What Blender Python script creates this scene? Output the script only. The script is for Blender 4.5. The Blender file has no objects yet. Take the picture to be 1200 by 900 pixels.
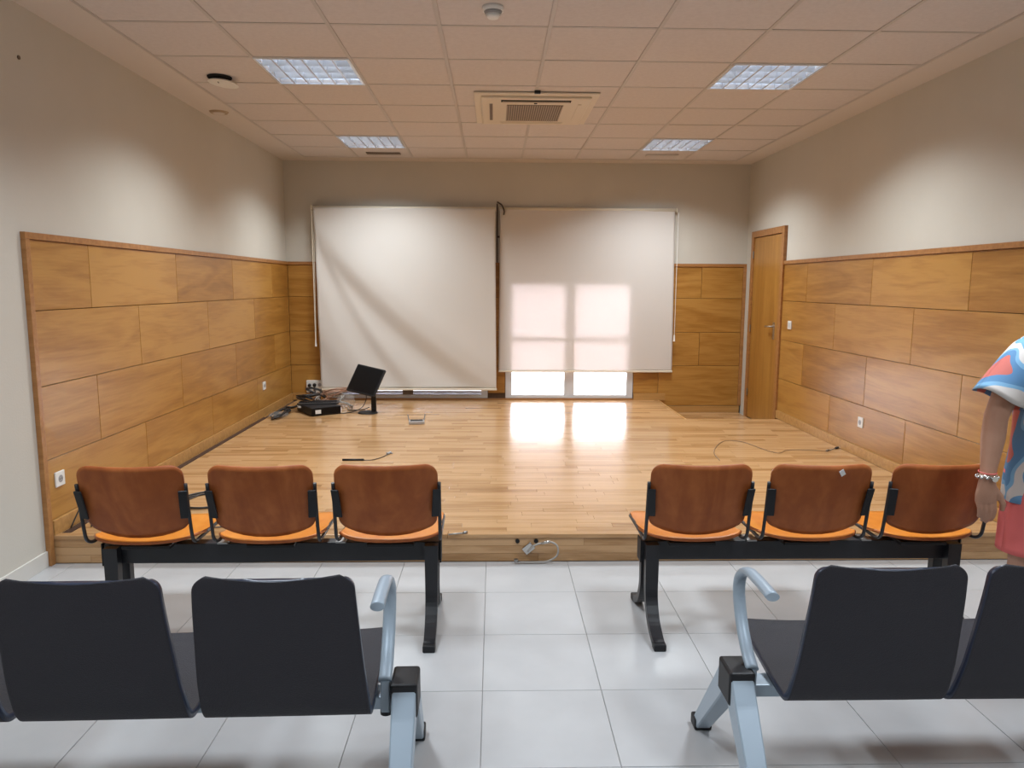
import bpy, bmesh, math, random
from mathutils import Vector, Matrix, Euler
random.seed(7)
PI = math.pi
S = bpy.context.scene
COL = S.collection

# ------------------------------------------------------------------ camera
EYE = 1.502
cam_d = bpy.data.cameras.new('camera'); cam = bpy.data.objects.new('camera', cam_d); COL.objects.link(cam)
cam_d.sensor_fit = 'HORIZONTAL'; cam_d.sensor_width = 36.0; cam_d.lens = 862.26 / 1200 * 36.0
cam_d.clip_start = 0.05; cam_d.clip_end = 200
pitch, yaw, roll = .1337, .0248, .0049
cam.matrix_world = (Matrix.Translation((0, 0, EYE)) @ Matrix.Rotation(-yaw, 4, 'Z') @ Matrix.Rotation(PI/2 - pitch, 4, 'X')
                    @ Matrix.Rotation(roll, 4, 'Z'))
S.camera = cam

# ------------------------------------------------------------------ world, exposure
w = bpy.data.worlds.new('sky'); S.world = w; w.use_nodes = True
bg = w.node_tree.nodes['Background']; bg.inputs[0].default_value = (.93, .92, 1.0, 1); bg.inputs[1].default_value = 15.0
S.view_settings.view_transform = 'Standard'; S.view_settings.look = 'None'
S.view_settings.exposure = 0.2; S.view_settings.gamma = 1.0
LIGHT_W = 30.0          # watts per ceiling light
LIGHT_COL = (.89, .965, 1.0)

# ------------------------------------------------------------------ materials
MATS = {}
def nm(name):
    m = bpy.data.materials.new(name); m.use_nodes = True; MATS[name] = m
    nt = m.node_tree; return m, nt, nt.nodes['Principled BSDF']
def plain(name, col, rough=.5, metal=0., spec=.5, bump=0., bscale=200., coat=0.):
    m, nt, b = nm(name)
    b.inputs['Base Color'].default_value = (*col, 1); b.inputs['Roughness'].default_value = rough
    b.inputs['Metallic'].default_value = metal; b.inputs['Specular IOR Level'].default_value = spec
    b.inputs['Coat Weight'].default_value = coat
    if bump:
        tc = nt.nodes.new('ShaderNodeTexCoord'); n = nt.nodes.new('ShaderNodeTexNoise'); n.inputs['Scale'].default_value = bscale
        bp = nt.nodes.new('ShaderNodeBump'); bp.inputs['Strength'].default_value = bump; bp.inputs['Distance'].default_value = .003
        nt.links.new(tc.outputs['Object'], n.inputs['Vector']); nt.links.new(n.outputs['Fac'], bp.inputs['Height'])
        nt.links.new(bp.outputs['Normal'], b.inputs['Normal'])
    return m
def grain(name, ca, cb, cc, rough, scale=(1.2, 9, 9), rnd='object', vary=.25, coat=0., spec=.5, figure=.5, axis=None, bump=.0):
    """veneer or timber: stretched noise along local X, each piece its own shift and tone"""
    m, nt, b = nm(name); N = nt.nodes.new; L = nt.links.new
    tc = N('ShaderNodeTexCoord')
    if rnd == 'object': r = N('ShaderNodeObjectInfo').outputs['Random']
    else: r = N('ShaderNodeNewGeometry').outputs['Random Per Island']
    off = N('ShaderNodeMath'); off.operation = 'MULTIPLY'; off.inputs[1].default_value = 57.0; L(r, off.inputs[0])
    cmb = N('ShaderNodeCombineXYZ')
    for i in range(3): L(off.outputs[0], cmb.inputs[i])
    mp = N('ShaderNodeMapping'); mp.inputs['Scale'].default_value = scale
    L(tc.outputs['Object'], mp.inputs['Vector']); L(cmb.outputs[0], mp.inputs['Location'])
    n1 = N('ShaderNodeTexNoise'); n1.inputs['Scale'].default_value = 1.0; n1.inputs['Detail'].default_value = 5; n1.inputs['Distortion'].default_value = figure
    L(mp.outputs[0], n1.inputs['Vector'])
    mp2 = N('ShaderNodeMapping'); mp2.inputs['Scale'].default_value = tuple(v*7 if i else v*3 for i, v in enumerate(scale))
    L(tc.outputs['Object'], mp2.inputs['Vector']); L(cmb.outputs[0], mp2.inputs['Location'])
    n2 = N('ShaderNodeTexNoise'); n2.inputs['Scale'].default_value = 1.6; n2.inputs['Detail'].default_value = 4
    L(mp2.outputs[0], n2.inputs['Vector'])
    ad = N('ShaderNodeMath'); ad.operation = 'MULTIPLY_ADD'; ad.inputs[1].default_value = .45; L(n2.outputs['Fac'], ad.inputs[0]); L(n1.outputs['Fac'], ad.inputs[2])
    sb = N('ShaderNodeMath'); sb.operation = 'MULTIPLY_ADD'; sb.inputs[1].default_value = vary; L(r, sb.inputs[0]); L(ad.outputs[0], sb.inputs[2])
    cr = N('ShaderNodeValToRGB'); e = cr.color_ramp.elements
    e[0].position = .48; e[0].color = (*ca, 1); e[1].position = 1.05 if False else 1.0; e[1].color = (*cc, 1)
    k = e.new(.74); k.color = (*cb, 1)
    L(sb.outputs[0], cr.inputs[0]); L(cr.outputs[0], b.inputs['Base Color'])
    b.inputs['Roughness'].default_value = rough; b.inputs['Coat Weight'].default_value = coat; b.inputs['Coat Roughness'].default_value = .08
    b.inputs['Specular IOR Level'].default_value = spec
    if bump:
        bp = N('ShaderNodeBump'); bp.inputs['Strength'].default_value = bump; bp.inputs['Distance'].default_value = .002
        L(n2.outputs['Fac'], bp.inputs['Height']); L(bp.outputs['Normal'], b.inputs['Normal'])
    return m
def mottled(name, ca, cb, rough, scale=3., vary=.06, spec=.5, bump=0., fine=120., gloss=0.):
    m, nt, b = nm(name); N = nt.nodes.new; L = nt.links.new
    tc = N('ShaderNodeTexCoord'); oi = N('ShaderNodeObjectInfo')
    ad = N('ShaderNodeVectorMath'); ad.operation = 'ADD'
    ml = N('ShaderNodeMath'); ml.operation = 'MULTIPLY'; ml.inputs[1].default_value = 31.; L(oi.outputs['Random'], ml.inputs[0])
    L(tc.outputs['Object'], ad.inputs[0]); L(ml.outputs[0], ad.inputs[1])
    n = N('ShaderNodeTexNoise'); n.inputs['Scale'].default_value = scale; n.inputs['Detail'].default_value = 6; L(ad.outputs[0], n.inputs['Vector'])
    f = N('ShaderNodeMath'); f.operation = 'MULTIPLY_ADD'; f.inputs[1].default_value = vary*4; L(oi.outputs['Random'], f.inputs[0]); L(n.outputs['Fac'], f.inputs[2])
    cr = N('ShaderNodeValToRGB'); e = cr.color_ramp.elements; e[0].position = .35; e[0].color = (*ca, 1); e[1].position = .8; e[1].color = (*cb, 1)
    L(f.outputs[0], cr.inputs[0]); L(cr.outputs[0], b.inputs['Base Color'])
    b.inputs['Roughness'].default_value = rough; b.inputs['Specular IOR Level'].default_value = spec
    if bump:
        n2 = N('ShaderNodeTexNoise'); n2.inputs['Scale'].default_value = fine; L(ad.outputs[0], n2.inputs['Vector'])
        bp = N('ShaderNodeBump'); bp.inputs['Strength'].default_value = bump; bp.inputs['Distance'].default_value = .003
        L(n2.outputs['Fac'], bp.inputs['Height']); L(bp.outputs['Normal'], b.inputs['Normal'])
    return m
M_wall = mottled('cream_plaster', (.58, .55, .49), (.615, .585, .525), .9, 1.5, .0, .2, .25, 90.)
M_ceil = mottled('ceiling_tile_white', (.64, .59, .575), (.69, .64, .625), .95, 40., .02, .1, .4, 260.)
M_bar = plain('ceiling_bar_white', (.54, .50, .475), .5)
M_border = plain('ceiling_plaster', (.66, .605, .565), .9)
M_panel = grain('oak_veneer_panel', (.25, .105, .018), (.355, .160, .030), (.455, .230, .054), .30, (1.0, 7, 7), vary=.22, figure=1.6)
M_trim = grain('oak_trim', (.28, .115, .034), (.36, .160, .050), (.43, .205, .07), .36, (1.2, 30, 30), vary=.1)
M_base = grain('oak_baseboard', (.36, .175, .050), (.45, .235, .072), (.53, .30, .105), .34, (1.2, 30, 30), vary=.1)
M_door = grain('oak_door_veneer', (.27, .112, .018), (.36, .163, .031), (.42, .21, .045), .34, (9, 9, .9), vary=.05, figure=.9)
M_parq = grain('parquet_strip', (.26, .125, .045), (.38, .205, .085), (.52, .31, .15), .19, (1.5, 28, 8), vary=.38, spec=.5, bump=.04)
M_parq_s = grain('parquet_strip_joined', (.26, .125, .045), (.38, .205, .085), (.52, .31, .15), .19, (1.5, 28, 8), rnd='island', vary=.38, bump=.04)
M_under = plain('dark_joint', (.10, .055, .03), .8)
M_tile = mottled('porcelain_tile', (.455, .455, .46), (.525, .525, .53), .28, 4., .03, .5)
M_grout = plain('tile_grout', (.36, .35, .34), .9)
M_skirt = plain('tile_skirting', (.66, .64, .60), .35)
M_pvc = plain('white_plastic', (.80, .80, .78), .35)
M_pvc_d = plain('grey_plastic', (.33, .33, .34), .45)
M_black = plain('black_steel', (.012, .012, .015), .38, bump=.0)
M_blackp = plain('black_plastic', (.010, .010, .012), .5, spec=.35)
M_gloss = plain('screen_black', (.004, .004, .005), .3, spec=.2)
M_navy = plain('dark_navy_upholstery', (.0105, .0085, .014), .6, spec=.5, bump=.6, bscale=330.)
M_edge_sheen = plain('navy_edge_sheen', (.018, .025, .05), .3)  # bluer than the upholstery: light sheen along the rims put into the colour
M_silver = plain('silver_grey_paint', (.34, .41, .48), .38, .1)
M_chrome = plain('brushed_metal', (.55, .54, .52), .28, 1.)
M_dchrome = plain('dull_metal', (.35, .34, .33), .4, 1.)
M_back = grain('red_brown_plywood', (.25, .060, .013), (.32, .084, .019), (.41, .120, .030), .48, (5, 5, 1.4), vary=.1, figure=2.5, spec=.3)
M_seat = grain('orange_plywood', (.56, .155, .010), (.64, .20, .018), (.70, .25, .03), .35, (9, 2, 9), vary=.1, figure=1.2)
M_alu = plain('white_window_frame', (.62, .63, .66), .4)
M_rail = plain('cream_blind_rail', (.74, .68, .56), .45)
M_shut = plain('pale_shutter', (.62, .64, .72), .5)
M_dark = plain('dark_void', (.01, .009, .008), .9)
M_hole = plain('dull_brown_plate', (.16, .12, .09), .6)
M_skin = mottled('skin', (.50, .26, .17), (.57, .32, .22), .5, 12., 0, .4)
M_hair = plain('dark_hair', (.02, .012, .008), .45)
M_coral = plain('coral_cloth', (.78, .16, .15), .8, bump=.3, bscale=60.)
M_clear = None
# translucent blind cloth
def blind_mat(name, col, tr):
    m, nt, b = nm(name); N = nt.nodes.new; L = nt.links.new
    out = nt.nodes['Material Output']; t = N('ShaderNodeBsdfTranslucent'); t.inputs[0].default_value = (*tr, 1)
    d = N('ShaderNodeBsdfDiffuse'); d.inputs[0].default_value = (*col, 1)
    mx = N('ShaderNodeMixShader'); mx.inputs[0].default_value = .34; L(d.outputs[0], mx.inputs[1]); L(t.outputs[0], mx.inputs[2]); L(mx.outputs[0], out.inputs[0])
    tc = N('ShaderNodeTexCoord'); n = N('ShaderNodeTexNoise'); n.inputs['Scale'].default_value = 350.
    bp = N('ShaderNodeBump'); bp.inputs['Strength'].default_value = .15; bp.inputs['Distance'].default_value = .002
    L(tc.outputs['Object'], n.inputs['Vector']); L(n.outputs['Fac'], bp.inputs['Height']); L(bp.outputs['Normal'], d.inputs['Normal'])
    return m
M_blind = blind_mat('cream_blind_cloth', (.90, .86, .82), (.76, .72, .72))
M_screen = blind_mat('white_screen_cloth', (.95, .92, .88), (.5, .45, .4))
# glass
M_glass, nt, b = nm('window_glass')
g = nt.nodes.new('ShaderNodeBsdfGlossy'); g.inputs['Roughness'].default_value = .02
t = nt.nodes.new('ShaderNodeBsdfTransparent'); fr = nt.nodes.new('ShaderNodeFresnel'); mx = nt.nodes.new('ShaderNodeMixShader')
nt.links.new(fr.outputs[0], mx.inputs[0]); nt.links.new(t.outputs[0], mx.inputs[1]); nt.links.new(g.outputs[0], mx.inputs[2]); nt.links.new(mx.outputs[0], nt.nodes['Material Output'].inputs[0])
# thin clear plastic
M_clear, nt, b = nm('clear_plastic_film')
b.inputs['Base Color'].default_value = (.75, .74, .72, 1); b.inputs['Roughness'].default_value = .18; b.inputs['Alpha'].default_value = .14
# lit tube
M_tube, nt, b = nm('lit_tube')
b.inputs['Emission Color'].default_value = (.86, .92, 1, 1); b.inputs['Emission Strength'].default_value = 7.
M_louv = plain('louvre_aluminium', (.78, .83, .90), .28, .6)
# blouse with large printed shapes
M_blouse, nt, b = nm('printed_blouse_cloth'); N = nt.nodes.new; L = nt.links.new
tc = N('ShaderNodeTexCoord'); n = N('ShaderNodeTexNoise'); n.inputs['Scale'].default_value = 5.2; n.inputs['Detail'].default_value = .6; n.inputs['Distortion'].default_value = .7
mpb = N('ShaderNodeMapping'); mpb.inputs['Location'].default_value = (1.32, 2.2, 1.65); L(tc.outputs['Object'], mpb.inputs[0]); L(mpb.outputs[0], n.inputs['Vector'])
cr = N('ShaderNodeValToRGB'); cr.color_ramp.interpolation = 'CONSTANT'; e = cr.color_ramp.elements
e[0].position = 0; e[0].color = (.62, .16, .13, 1); e[1].position = .30; e[1].color = (.11, .26, .47, 1)
for p_, c_ in ((.43, (.22, .44, .66, 1)), (.50, (.72, .66, .62, 1)), (.60, (.16, .36, .60, 1)), (.66, (.42, .33, .29, 1))):
    k = e.new(p_); k.color = c_
L(n.outputs['Fac'], cr.inputs[0]); L(cr.outputs[0], b.inputs['Base Color']); b.inputs['Roughness'].default_value = .75

# ------------------------------------------------------------------ helpers
def link(o, parent=None):
    COL.objects.link(o)
    if parent is not None: o.parent = parent
    return o
def mesh_of(bm, name, mats, smooth=False):
    me = bpy.data.meshes.new(name); bm.normal_update(); bm.to_mesh(me); bm.free()
    for m in (mats if isinstance(mats, (list, tuple)) else [mats]): me.materials.append(m)
    if smooth:
        for p in me.polygons: p.use_smooth = len(p.vertices) <= 4
    return me
def obj(name, bm, mats, parent=None, smooth=False, loc=None, rot=None):
    o = bpy.data.objects.new(name, mesh_of(bm, name, mats, smooth))
    if parent is not None and loc is None:          # world-built mesh under a thing: keep it where it was built
        link(o, parent); o.matrix_parent_inverse = Matrix.Identity(4); o.location = -parent_loc(parent)
    else:
        link(o, parent)
        if loc is not None: o.location = loc
    if rot: o.rotation_euler = rot
    return o
PL = {}
def parent_loc(p): return Vector(PL.get(p.name, (0, 0, 0)))
def tag(o, label, cat, group=None, kind=None):
    o['label'] = label; o['category'] = cat
    if group: o['group'] = group
    if kind: o['kind'] = kind
    return o
def thing(name, label, cat, loc, group=None):
    o = bpy.data.objects.new(name, None); link(o); o.location = loc; o.empty_display_size = .1
    PL[o.name] = tuple(loc); tag(o, label, cat, group); return o
def struct(name, bm, m, smooth=False):
    o = obj(name, bm, m, smooth=smooth); o['kind'] = 'structure'; return o
def box(bm, x0, x1, y0, y1, z0, z1, mi=0, bev=0.):
    r = bmesh.ops.create_cube(bm, size=1); vs = r['verts']
    sx, sy, sz = x1-x0, y1-y0, z1-z0
    for v in vs: v.co = Vector(((v.co.x+.5)*sx+x0, (v.co.y+.5)*sy+y0, (v.co.z+.5)*sz+z0))
    fs = {f for v in vs for f in v.link_faces}
    for f in fs: f.material_index = mi
    if bev:
        es = list({e for v in vs for e in v.link_edges})
        bmesh.ops.bevel(bm, geom=es, offset=bev, segments=2, affect='EDGES', profile=.5)
    return vs
def tube(bm, pts, r, n=8, cap=True, closed=False, mi=0):
    """round tube; r may be a number, a list, or (rx, ry) pairs; frames carried along the path"""
    pts = [Vector(p) for p in pts]; k = len(pts)
    T = []
    for i in range(k):
        a = pts[i-1] if (i or closed) else pts[0]; b_ = pts[(i+1) % k] if (i < k-1 or closed) else pts[-1]
        d = b_-a; T.append(d.normalized() if d.length > 1e-9 else Vector((0, 0, 1)))
    up = Vector((1, 0, 0)) if abs(T[0].x) < .9 else Vector((0, 0, 1))
    rings = []
    for i in range(k):
        u = up - T[i]*up.dot(T[i]); u.normalize(); v = T[i].cross(u); up = u
        rr = r[i] if isinstance(r, list) else r
        rx, ry = rr if isinstance(rr, tuple) else (rr, rr)
        rings.append([bm.verts.new(pts[i]+u*rx*math.cos(2*PI*j/n)+v*ry*math.sin(2*PI*j/n)) for j in range(n)])
    for i in range(k if closed else k-1):
        A, B = rings[i], rings[(i+1) % k]
        for j in range(n):
            f = bm.faces.new((A[j], A[(j+1) % n], B[(j+1) % n], B[j])); f.material_index = mi
    if cap and not closed:
        f = bm.faces.new(rings[0][::-1]); f.material_index = mi
        f = bm.faces.new(rings[-1]); f.material_index = mi
    return rings
def smooth_path(pts, n=6):
    """Catmull-Rom through the points"""
    P = [Vector(p) for p in pts]; out = []
    Q = [P[0]*2-P[1]] + P + [P[-1]*2-P[-2]]
    for i in range(1, len(Q)-2):
        p0, p1, p2, p3 = Q[i-1:i+3]
        for s in range(n):
            t = s/n
            out.append(.5*((2*p1)+(-p0+p2)*t+(2*p0-5*p1+4*p2-p3)*t*t+(-p0+3*p1-3*p2+p3)*t**3))
    out.append(P[-1]); return out
def bar_section(bm, pts, wx, th, mi=0):
    """rectangular bar swept in a YZ plane: width wx along X, thickness th across the path; wx, th may be lists"""
    pts = [Vector(p) for p in pts]; rings = []
    for i, p in enumerate(pts):
        a = pts[max(i-1, 0)]; b_ = pts[min(i+1, len(pts)-1)]; d = (b_-a).normalized()
        nrm = Vector((0, -d.z, d.y)); W_ = wx[i] if isinstance(wx, list) else wx; H_ = th[i] if isinstance(th, list) else th
        X = Vector((1, 0, 0))
        rings.append([bm.verts.new(p+X*sx*W_/2+nrm*sy*H_/2) for sx, sy in ((-1, -1), (1, -1), (1, 1), (-1, 1))])
    for A, B in zip(rings, rings[1:]):
        for j in range(4):
            f = bm.faces.new((A[j], A[(j+1) % 4], B[(j+1) % 4], B[j])); f.material_index = mi
    bm.faces.new(rings[0][::-1]).material_index = mi; bm.faces.new(rings[-1]).material_index = mi
def cyl(bm, c, r, h, n=24, axis='Z', r2=None, mi=0):
    r2 = r if r2 is None else r2; c = Vector(c)
    A = Vector((0, 0, 1)); U = Vector((1, 0, 0)); V = Vector((0, 1, 0))
    if axis == 'X': A, U, V = Vector((1, 0, 0)), Vector((0, 1, 0)), Vector((0, 0, 1))
    if axis == 'Y': A, U, V = Vector((0, 1, 0)), Vector((0, 0, 1)), Vector((1, 0, 0))
    a = [bm.verts.new(c+(U*math.cos(2*PI*i/n)+V*math.sin(2*PI*i/n))*r) for i in range(n)]
    b_ = [bm.verts.new(c+A*h+(U*math.cos(2*PI*i/n)+V*math.sin(2*PI*i/n))*r2) for i in range(n)]
    fs = [bm.faces.new((a[i], a[(i+1) % n], b_[(i+1) % n], b_[i])) for i in range(n)]
    fs += [bm.faces.new(a[::-1]), bm.faces.new(b_)]
    for f in fs: f.material_index = mi
def fixn(bm): bmesh.ops.recalc_face_normals(bm, faces=bm.faces[:])
def slab(bm, fn, nu, nv, th, us=None, vs=None, mi_edge=0):
    """two skins th apart made from fn(u,v)->Vector, u,v in [-1,1]"""
    us = us or [-1+2*i/nu for i in range(nu+1)]; vs = vs or [-1+2*i/nv for i in range(nv+1)]
    G = [[fn(u, v) for v in vs] for u in us]
    nu, nv = len(us)-1, len(vs)-1; Nn = [[None]*(nv+1) for _ in range(nu+1)]
    for i in range(nu+1):
        for j in range(nv+1):
            a = G[min(i+1, nu)][j]-G[max(i-1, 0)][j]; b_ = G[i][min(j+1, nv)]-G[i][max(j-1, 0)]
            Nn[i][j] = a.cross(b_).normalized()
    A = [[bm.verts.new(G[i][j]+Nn[i][j]*th/2) for j in range(nv+1)] for i in range(nu+1)]
    B = [[bm.verts.new(G[i][j]-Nn[i][j]*th/2) for j in range(nv+1)] for i in range(nu+1)]
    for i in range(nu):
        for j in range(nv):
            bm.faces.new((A[i][j], A[i+1][j], A[i+1][j+1], A[i][j+1])); bm.faces.new((B[i][j+1], B[i+1][j+1], B[i+1][j], B[i][j]))
    def edge(p, q, r_, s_): bm.faces.new((p, q, r_, s_)).material_index = mi_edge
    for i in range(nu):
        edge(A[i][0], B[i][0], B[i+1][0], A[i+1][0]); edge(A[i+1][nv], B[i+1][nv], B[i][nv], A[i][nv])
    for j in range(nv):
        edge(A[0][j+1], B[0][j+1], B[0][j], A[0][j]); edge(A[nu][j], B[nu][j], B[nu][j+1], A[nu][j+1])
UROUND = [-1, -.997, -.988, -.972, -.95, -.92, -.885, -.84, -.78, -.65, -.45, -.2, 0, .2, .45, .65, .78, .84, .885, .92, .95, .972, .988, .997, 1]

# ------------------------------------------------------------------ room measures
XL, XR, YB, YF, ZC = -2.385, 2.94, 8.62, -2.6, 2.886      # painted wall faces, ceiling
SY, SZ = 3.87, .155                                       # stage front, stage height
PT = .015                                                 # panel thickness

# ------------------------------------------------------------------ walls, floor base, ceiling base
bm = bmesh.new(); box(bm, XL-.12, XL, YF, YB+.2, -.1, ZC+.15); struct('wall_left', bm, M_wall)
bm = bmesh.new(); box(bm, XR, XR+.12, YF, 7.50, -.1, ZC+.15); box(bm, XR, XR+.12, 8.32, YB+.2, -.1, ZC+.15); box(bm, XR, XR+.12, 7.50, 8.32, 2.06, ZC+.15)
box(bm, XR+.045, XR+.12, 7.50, 8.32, -.1, 2.06); struct('wall_right', bm, M_wall)
bm = bmesh.new(); box(bm, XL-.12, XR+.12, YF-.12, YF, -.1, ZC+.15); struct('wall_front', bm, M_wall)
W1 = (.135, 1.645, .175, 1.56); W2 = (-1.955, -.075, .175, 1.56)     # window openings x0,x1,z0,z1
bm = bmesh.new()
yb0, yb1 = YB, YB+.22
box(bm, XL, W2[0], yb0, yb1, -.1, ZC+.15); box(bm, W2[1], W1[0], yb0, yb1, -.1, ZC+.15); box(bm, W1[1], XR, yb0, yb1, -.1, ZC+.15)
for W_ in (W1, W2):
    box(bm, W_[0], W_[1], yb0, yb1, -.1, W_[2]); box(bm, W_[0], W_[1], yb0, yb1, W_[3], ZC+.15)
struct('wall_back', bm, M_wall)
bm = bmesh.new(); box(bm, XL-.12, XR+.12, YF-.12, YB+.2, -.1, -.004); floor = struct('floor', bm, M_grout)
bm = bmesh.new(); box(bm, XL-.12, XR+.12, YF-.12, YB+.2, ZC+.10, ZC+.16); ceil_o = struct('ceiling', bm, M_border)

# floor tiles
TS = .4443; GX, GY = -.0406, 2.5708
def tile_mesh(name, sx, sy, sz, bev, mat):
    b_ = bmesh.new(); box(b_, -sx/2, sx/2, -sy/2, sy/2, -sz, 0)
    if bev:
        es = [e for e in b_.edges if all(v.co.z > -1e-6 for v in e.verts)]
        bmesh.ops.bevel(b_, geom=es, offset=bev, segments=1, affect='EDGES')
    return mesh_of(b_, name, mat)
cache = {}
def put_piece(name, sx, sy, sz, bev, mat, parent, loc, rot=(0, 0, 0)):
    key = (name, round(sx, 4), round(sy, 4), sz, bev, mat.name)
    if key not in cache: cache[key] = tile_mesh(name, sx, sy, sz, bev, mat)
    o = bpy.data.objects.new(name, cache[key]); link(o, parent); o.location = loc; o.rotation_euler = rot
    return o
i0 = math.floor((XL-GX)/TS); i1 = math.ceil((XR-GX)/TS); j0 = math.floor((YF-GY)/TS); j1 = math.ceil((SY-GY)/TS)
for i in range(i0, i1):
    for j in range(j0, j1):
        x0, x1 = max(GX+i*TS, XL)+.0012, min(GX+(i+1)*TS, XR)-.0012; y0, y1 = max(GY+j*TS, YF)+.0012, min(GY+(j+1)*TS, SY-.005)-.0012
        if x1-x0 < .01 or y1-y0 < .01: continue
        put_piece('floor_tile', x1-x0, y1-y0, .004, .0008, M_tile, floor, ((x0+x1)/2, (y0+y1)/2, random.uniform(-.0003, .0003)))

# ceiling tiles on a grid
LIGHTS = [(-1.2, 5.11), (1.8, 5.11), (-1.2, 7.51), (1.8, 7.51), (-1.2, 2.71), (1.8, 2.71), (-1.2, .31), (1.8, .31)]
CGX, CGY = -.298, 4.21
cx = [CGX+.6*k for k in range(-3, 6)]; cy = [CGY+.6*k for k in range(-11, 8)]
lightset = {(round((x-CGX-.3)/.6), round((y-CGY-.3)/.6)) for x, y in LIGHTS}
for a in range(len(cx)-1):
    for b_ in range(len(cy)-1):
        k = (a-3, b_-11)
        if k in lightset: continue
        sp = random.uniform(0, .0015)
        put_piece('ceiling_tile', .580, .580, .012, .003, M_ceil, ceil_o, (cx[a]+.3, cy[b_]+.3, ZC+.004+sp), (PI, 0, 0))
bm = bmesh.new()
for x in cx: box(bm, x-.011, x+.011, cy[0], cy[-1], ZC+.0015, ZC+.03)
for y in cy: box(bm, cx[0], cx[-1], y-.011, y+.011, ZC+.002, ZC+.03)
g_ = obj('ceiling_grid', bm, M_bar, ceil_o)
bm = bmesh.new()
box(bm, XL, cx[0], YF, YB, ZC-.002, ZC+.05); box(bm, cx[-1], XR, YF, YB, ZC-.002, ZC+.05)
box(bm, cx[0], cx[-1], cy[-1], YB, ZC-.002, ZC+.05); box(bm, cx[0], cx[-1], YF, cy[0], ZC-.002, ZC+.05)
struct('trim_1', bm, M_border)

# ------------------------------------------------------------------ wainscot panels
ROWS = [(.235, .565), (.565, .960), (.960, 1.357), (1.357, 1.722)]
def panel(wall, rot, place, L_, H_, loc):
    o = put_piece('wall_panel', L_-.005, H_-.005, PT, .0015, M_panel, None, loc, rot); return o
def wain(name, rot, toworld, rows_cuts, zrows):
    """rows_cuts: list per row of cut positions along the wall"""
    base = bmesh.new(); holder = None
    return None
def panel_at(parent, kind, a0, a1, z0, z1):
    c, L_, H_ = (a0+a1)/2, a1-a0, z1-z0
    if L_ < .03 or H_ < .03: return
    if kind == 'L': loc, rot = (XL+PT, c, (z0+z1)/2), (PI/2, 0, PI/2)
    elif kind == 'R': loc, rot = (XR-PT, c, (z0+z1)/2), (PI/2, 0, -PI/2)
    else: loc, rot = (c, YB-PT, (z0+z1)/2), (PI/2, 0, 0)
    put_piece('wall_panel', L_-.004, H_-.004, PT-.003, .0015, M_panel, parent, loc, rot)
def cuts(start, first, end, L_=1.19):
    o = [start]; x = first
    while x < end-.02:
        if x > start+.02: o.append(x)
        x += L_
    o.append(end); return o
# each wall's panelling hangs on a dark backing board that belongs to the setting
bm = bmesh.new(); box(bm, XL, XL+.003, SY-.02, YB, .0, 1.75); wl = struct('trim_2', bm, M_under)
bm = bmesh.new(); box(bm, XR-.003, XR, SY-.02, 7.44, .0, 1.75); wr = struct('trim_3', bm, M_under)
bm = bmesh.new()
for a, b_ in ((XL, W2[0]), (W2[1], W1[0]), (W1[1], XR)): box(bm, a, b_, YB-.003, YB, 0, 1.75)
for W_ in (W1, W2): box(bm, W_[0], W_[1], YB-.003, YB, W_[3], 1.75); box(bm, W_[0], W_[1], YB-.003, YB, 0, W_[2])
wb = struct('trim_4', bm, M_under)
for r, (z0, z1) in enumerate(ROWS):
    odd = r in (3, 1)
    c = cuts(SY, 4.42 if odd else 3.80+1.19, YB-PT)
    for a, b_ in zip(c, c[1:]): panel_at(wl, 'L', a, b_, z0, z1)
    c = cuts(SY, 4.495 if odd else 3.89+1.19, 7.44)
    for a, b_ in zip(c, c[1:]): panel_at(wr, 'R', a, b_, z0, z1)
    # back wall: beside, between and above the windows
    lo = z0 if r else .09
    panel_at(wb, 'B', XL+PT, W2[0]-.005, z0, z1)
    panel_at(wb, 'B', W2[1]+.005, W1[0]-.005, z0, z1)
    if odd:
        panel_at(wb, 'B', W1[1]+.005, 2.42, z0, z1); panel_at(wb, 'B', 2.42, 2.905, z0, z1)
    else:
        if r == 0:
            panel_at(wb, 'B', W1[1]+.005, 1.945, z0, z1); panel_at(wb, 'B', 1.945, 2.905, lo, z1)
        else: panel_at(wb, 'B', W1[1]+.005, 2.905, z0, z1)
for W_ in (W1, W2):
    a, b_ = W_[0], W_[1]; panel_at(wb, 'B', a, (a+b_)/2, W_[3]+.01, 1.722); panel_at(wb, 'B', (a+b_)/2, b_, W_[3]+.01, 1.722)
# cap rails and end strips
n = 5
def bx_struct(name, args, m, bev=.002):
    bm_ = bmesh.new(); box(bm_, *args, bev=bev); return struct(name, bm_, m)
bx_struct('trim_5', (XL, XL+.026, SY-.045, YB-.026, 1.722, 1.757), M_trim)
bx_struct('trim_6', (XR-.026, XR, SY-.045, 7.44, 1.722, 1.757), M_trim)
bx_struct('trim_7', (XL, XR, YB-.026, YB, 1.722, 1.757), M_trim)
bx_struct('trim_8', (XL, XL+.026, SY-.045, SY-.008, 0, 1.722), M_trim)
bx_struct('trim_9', (XR-.026, XR, SY-.045, SY-.008, 0, 1.722), M_trim)
bx_struct('trim_10', (2.903, XR-.001, YB-.03, YB-.015, .09, 1.722), M_trim)
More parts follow.
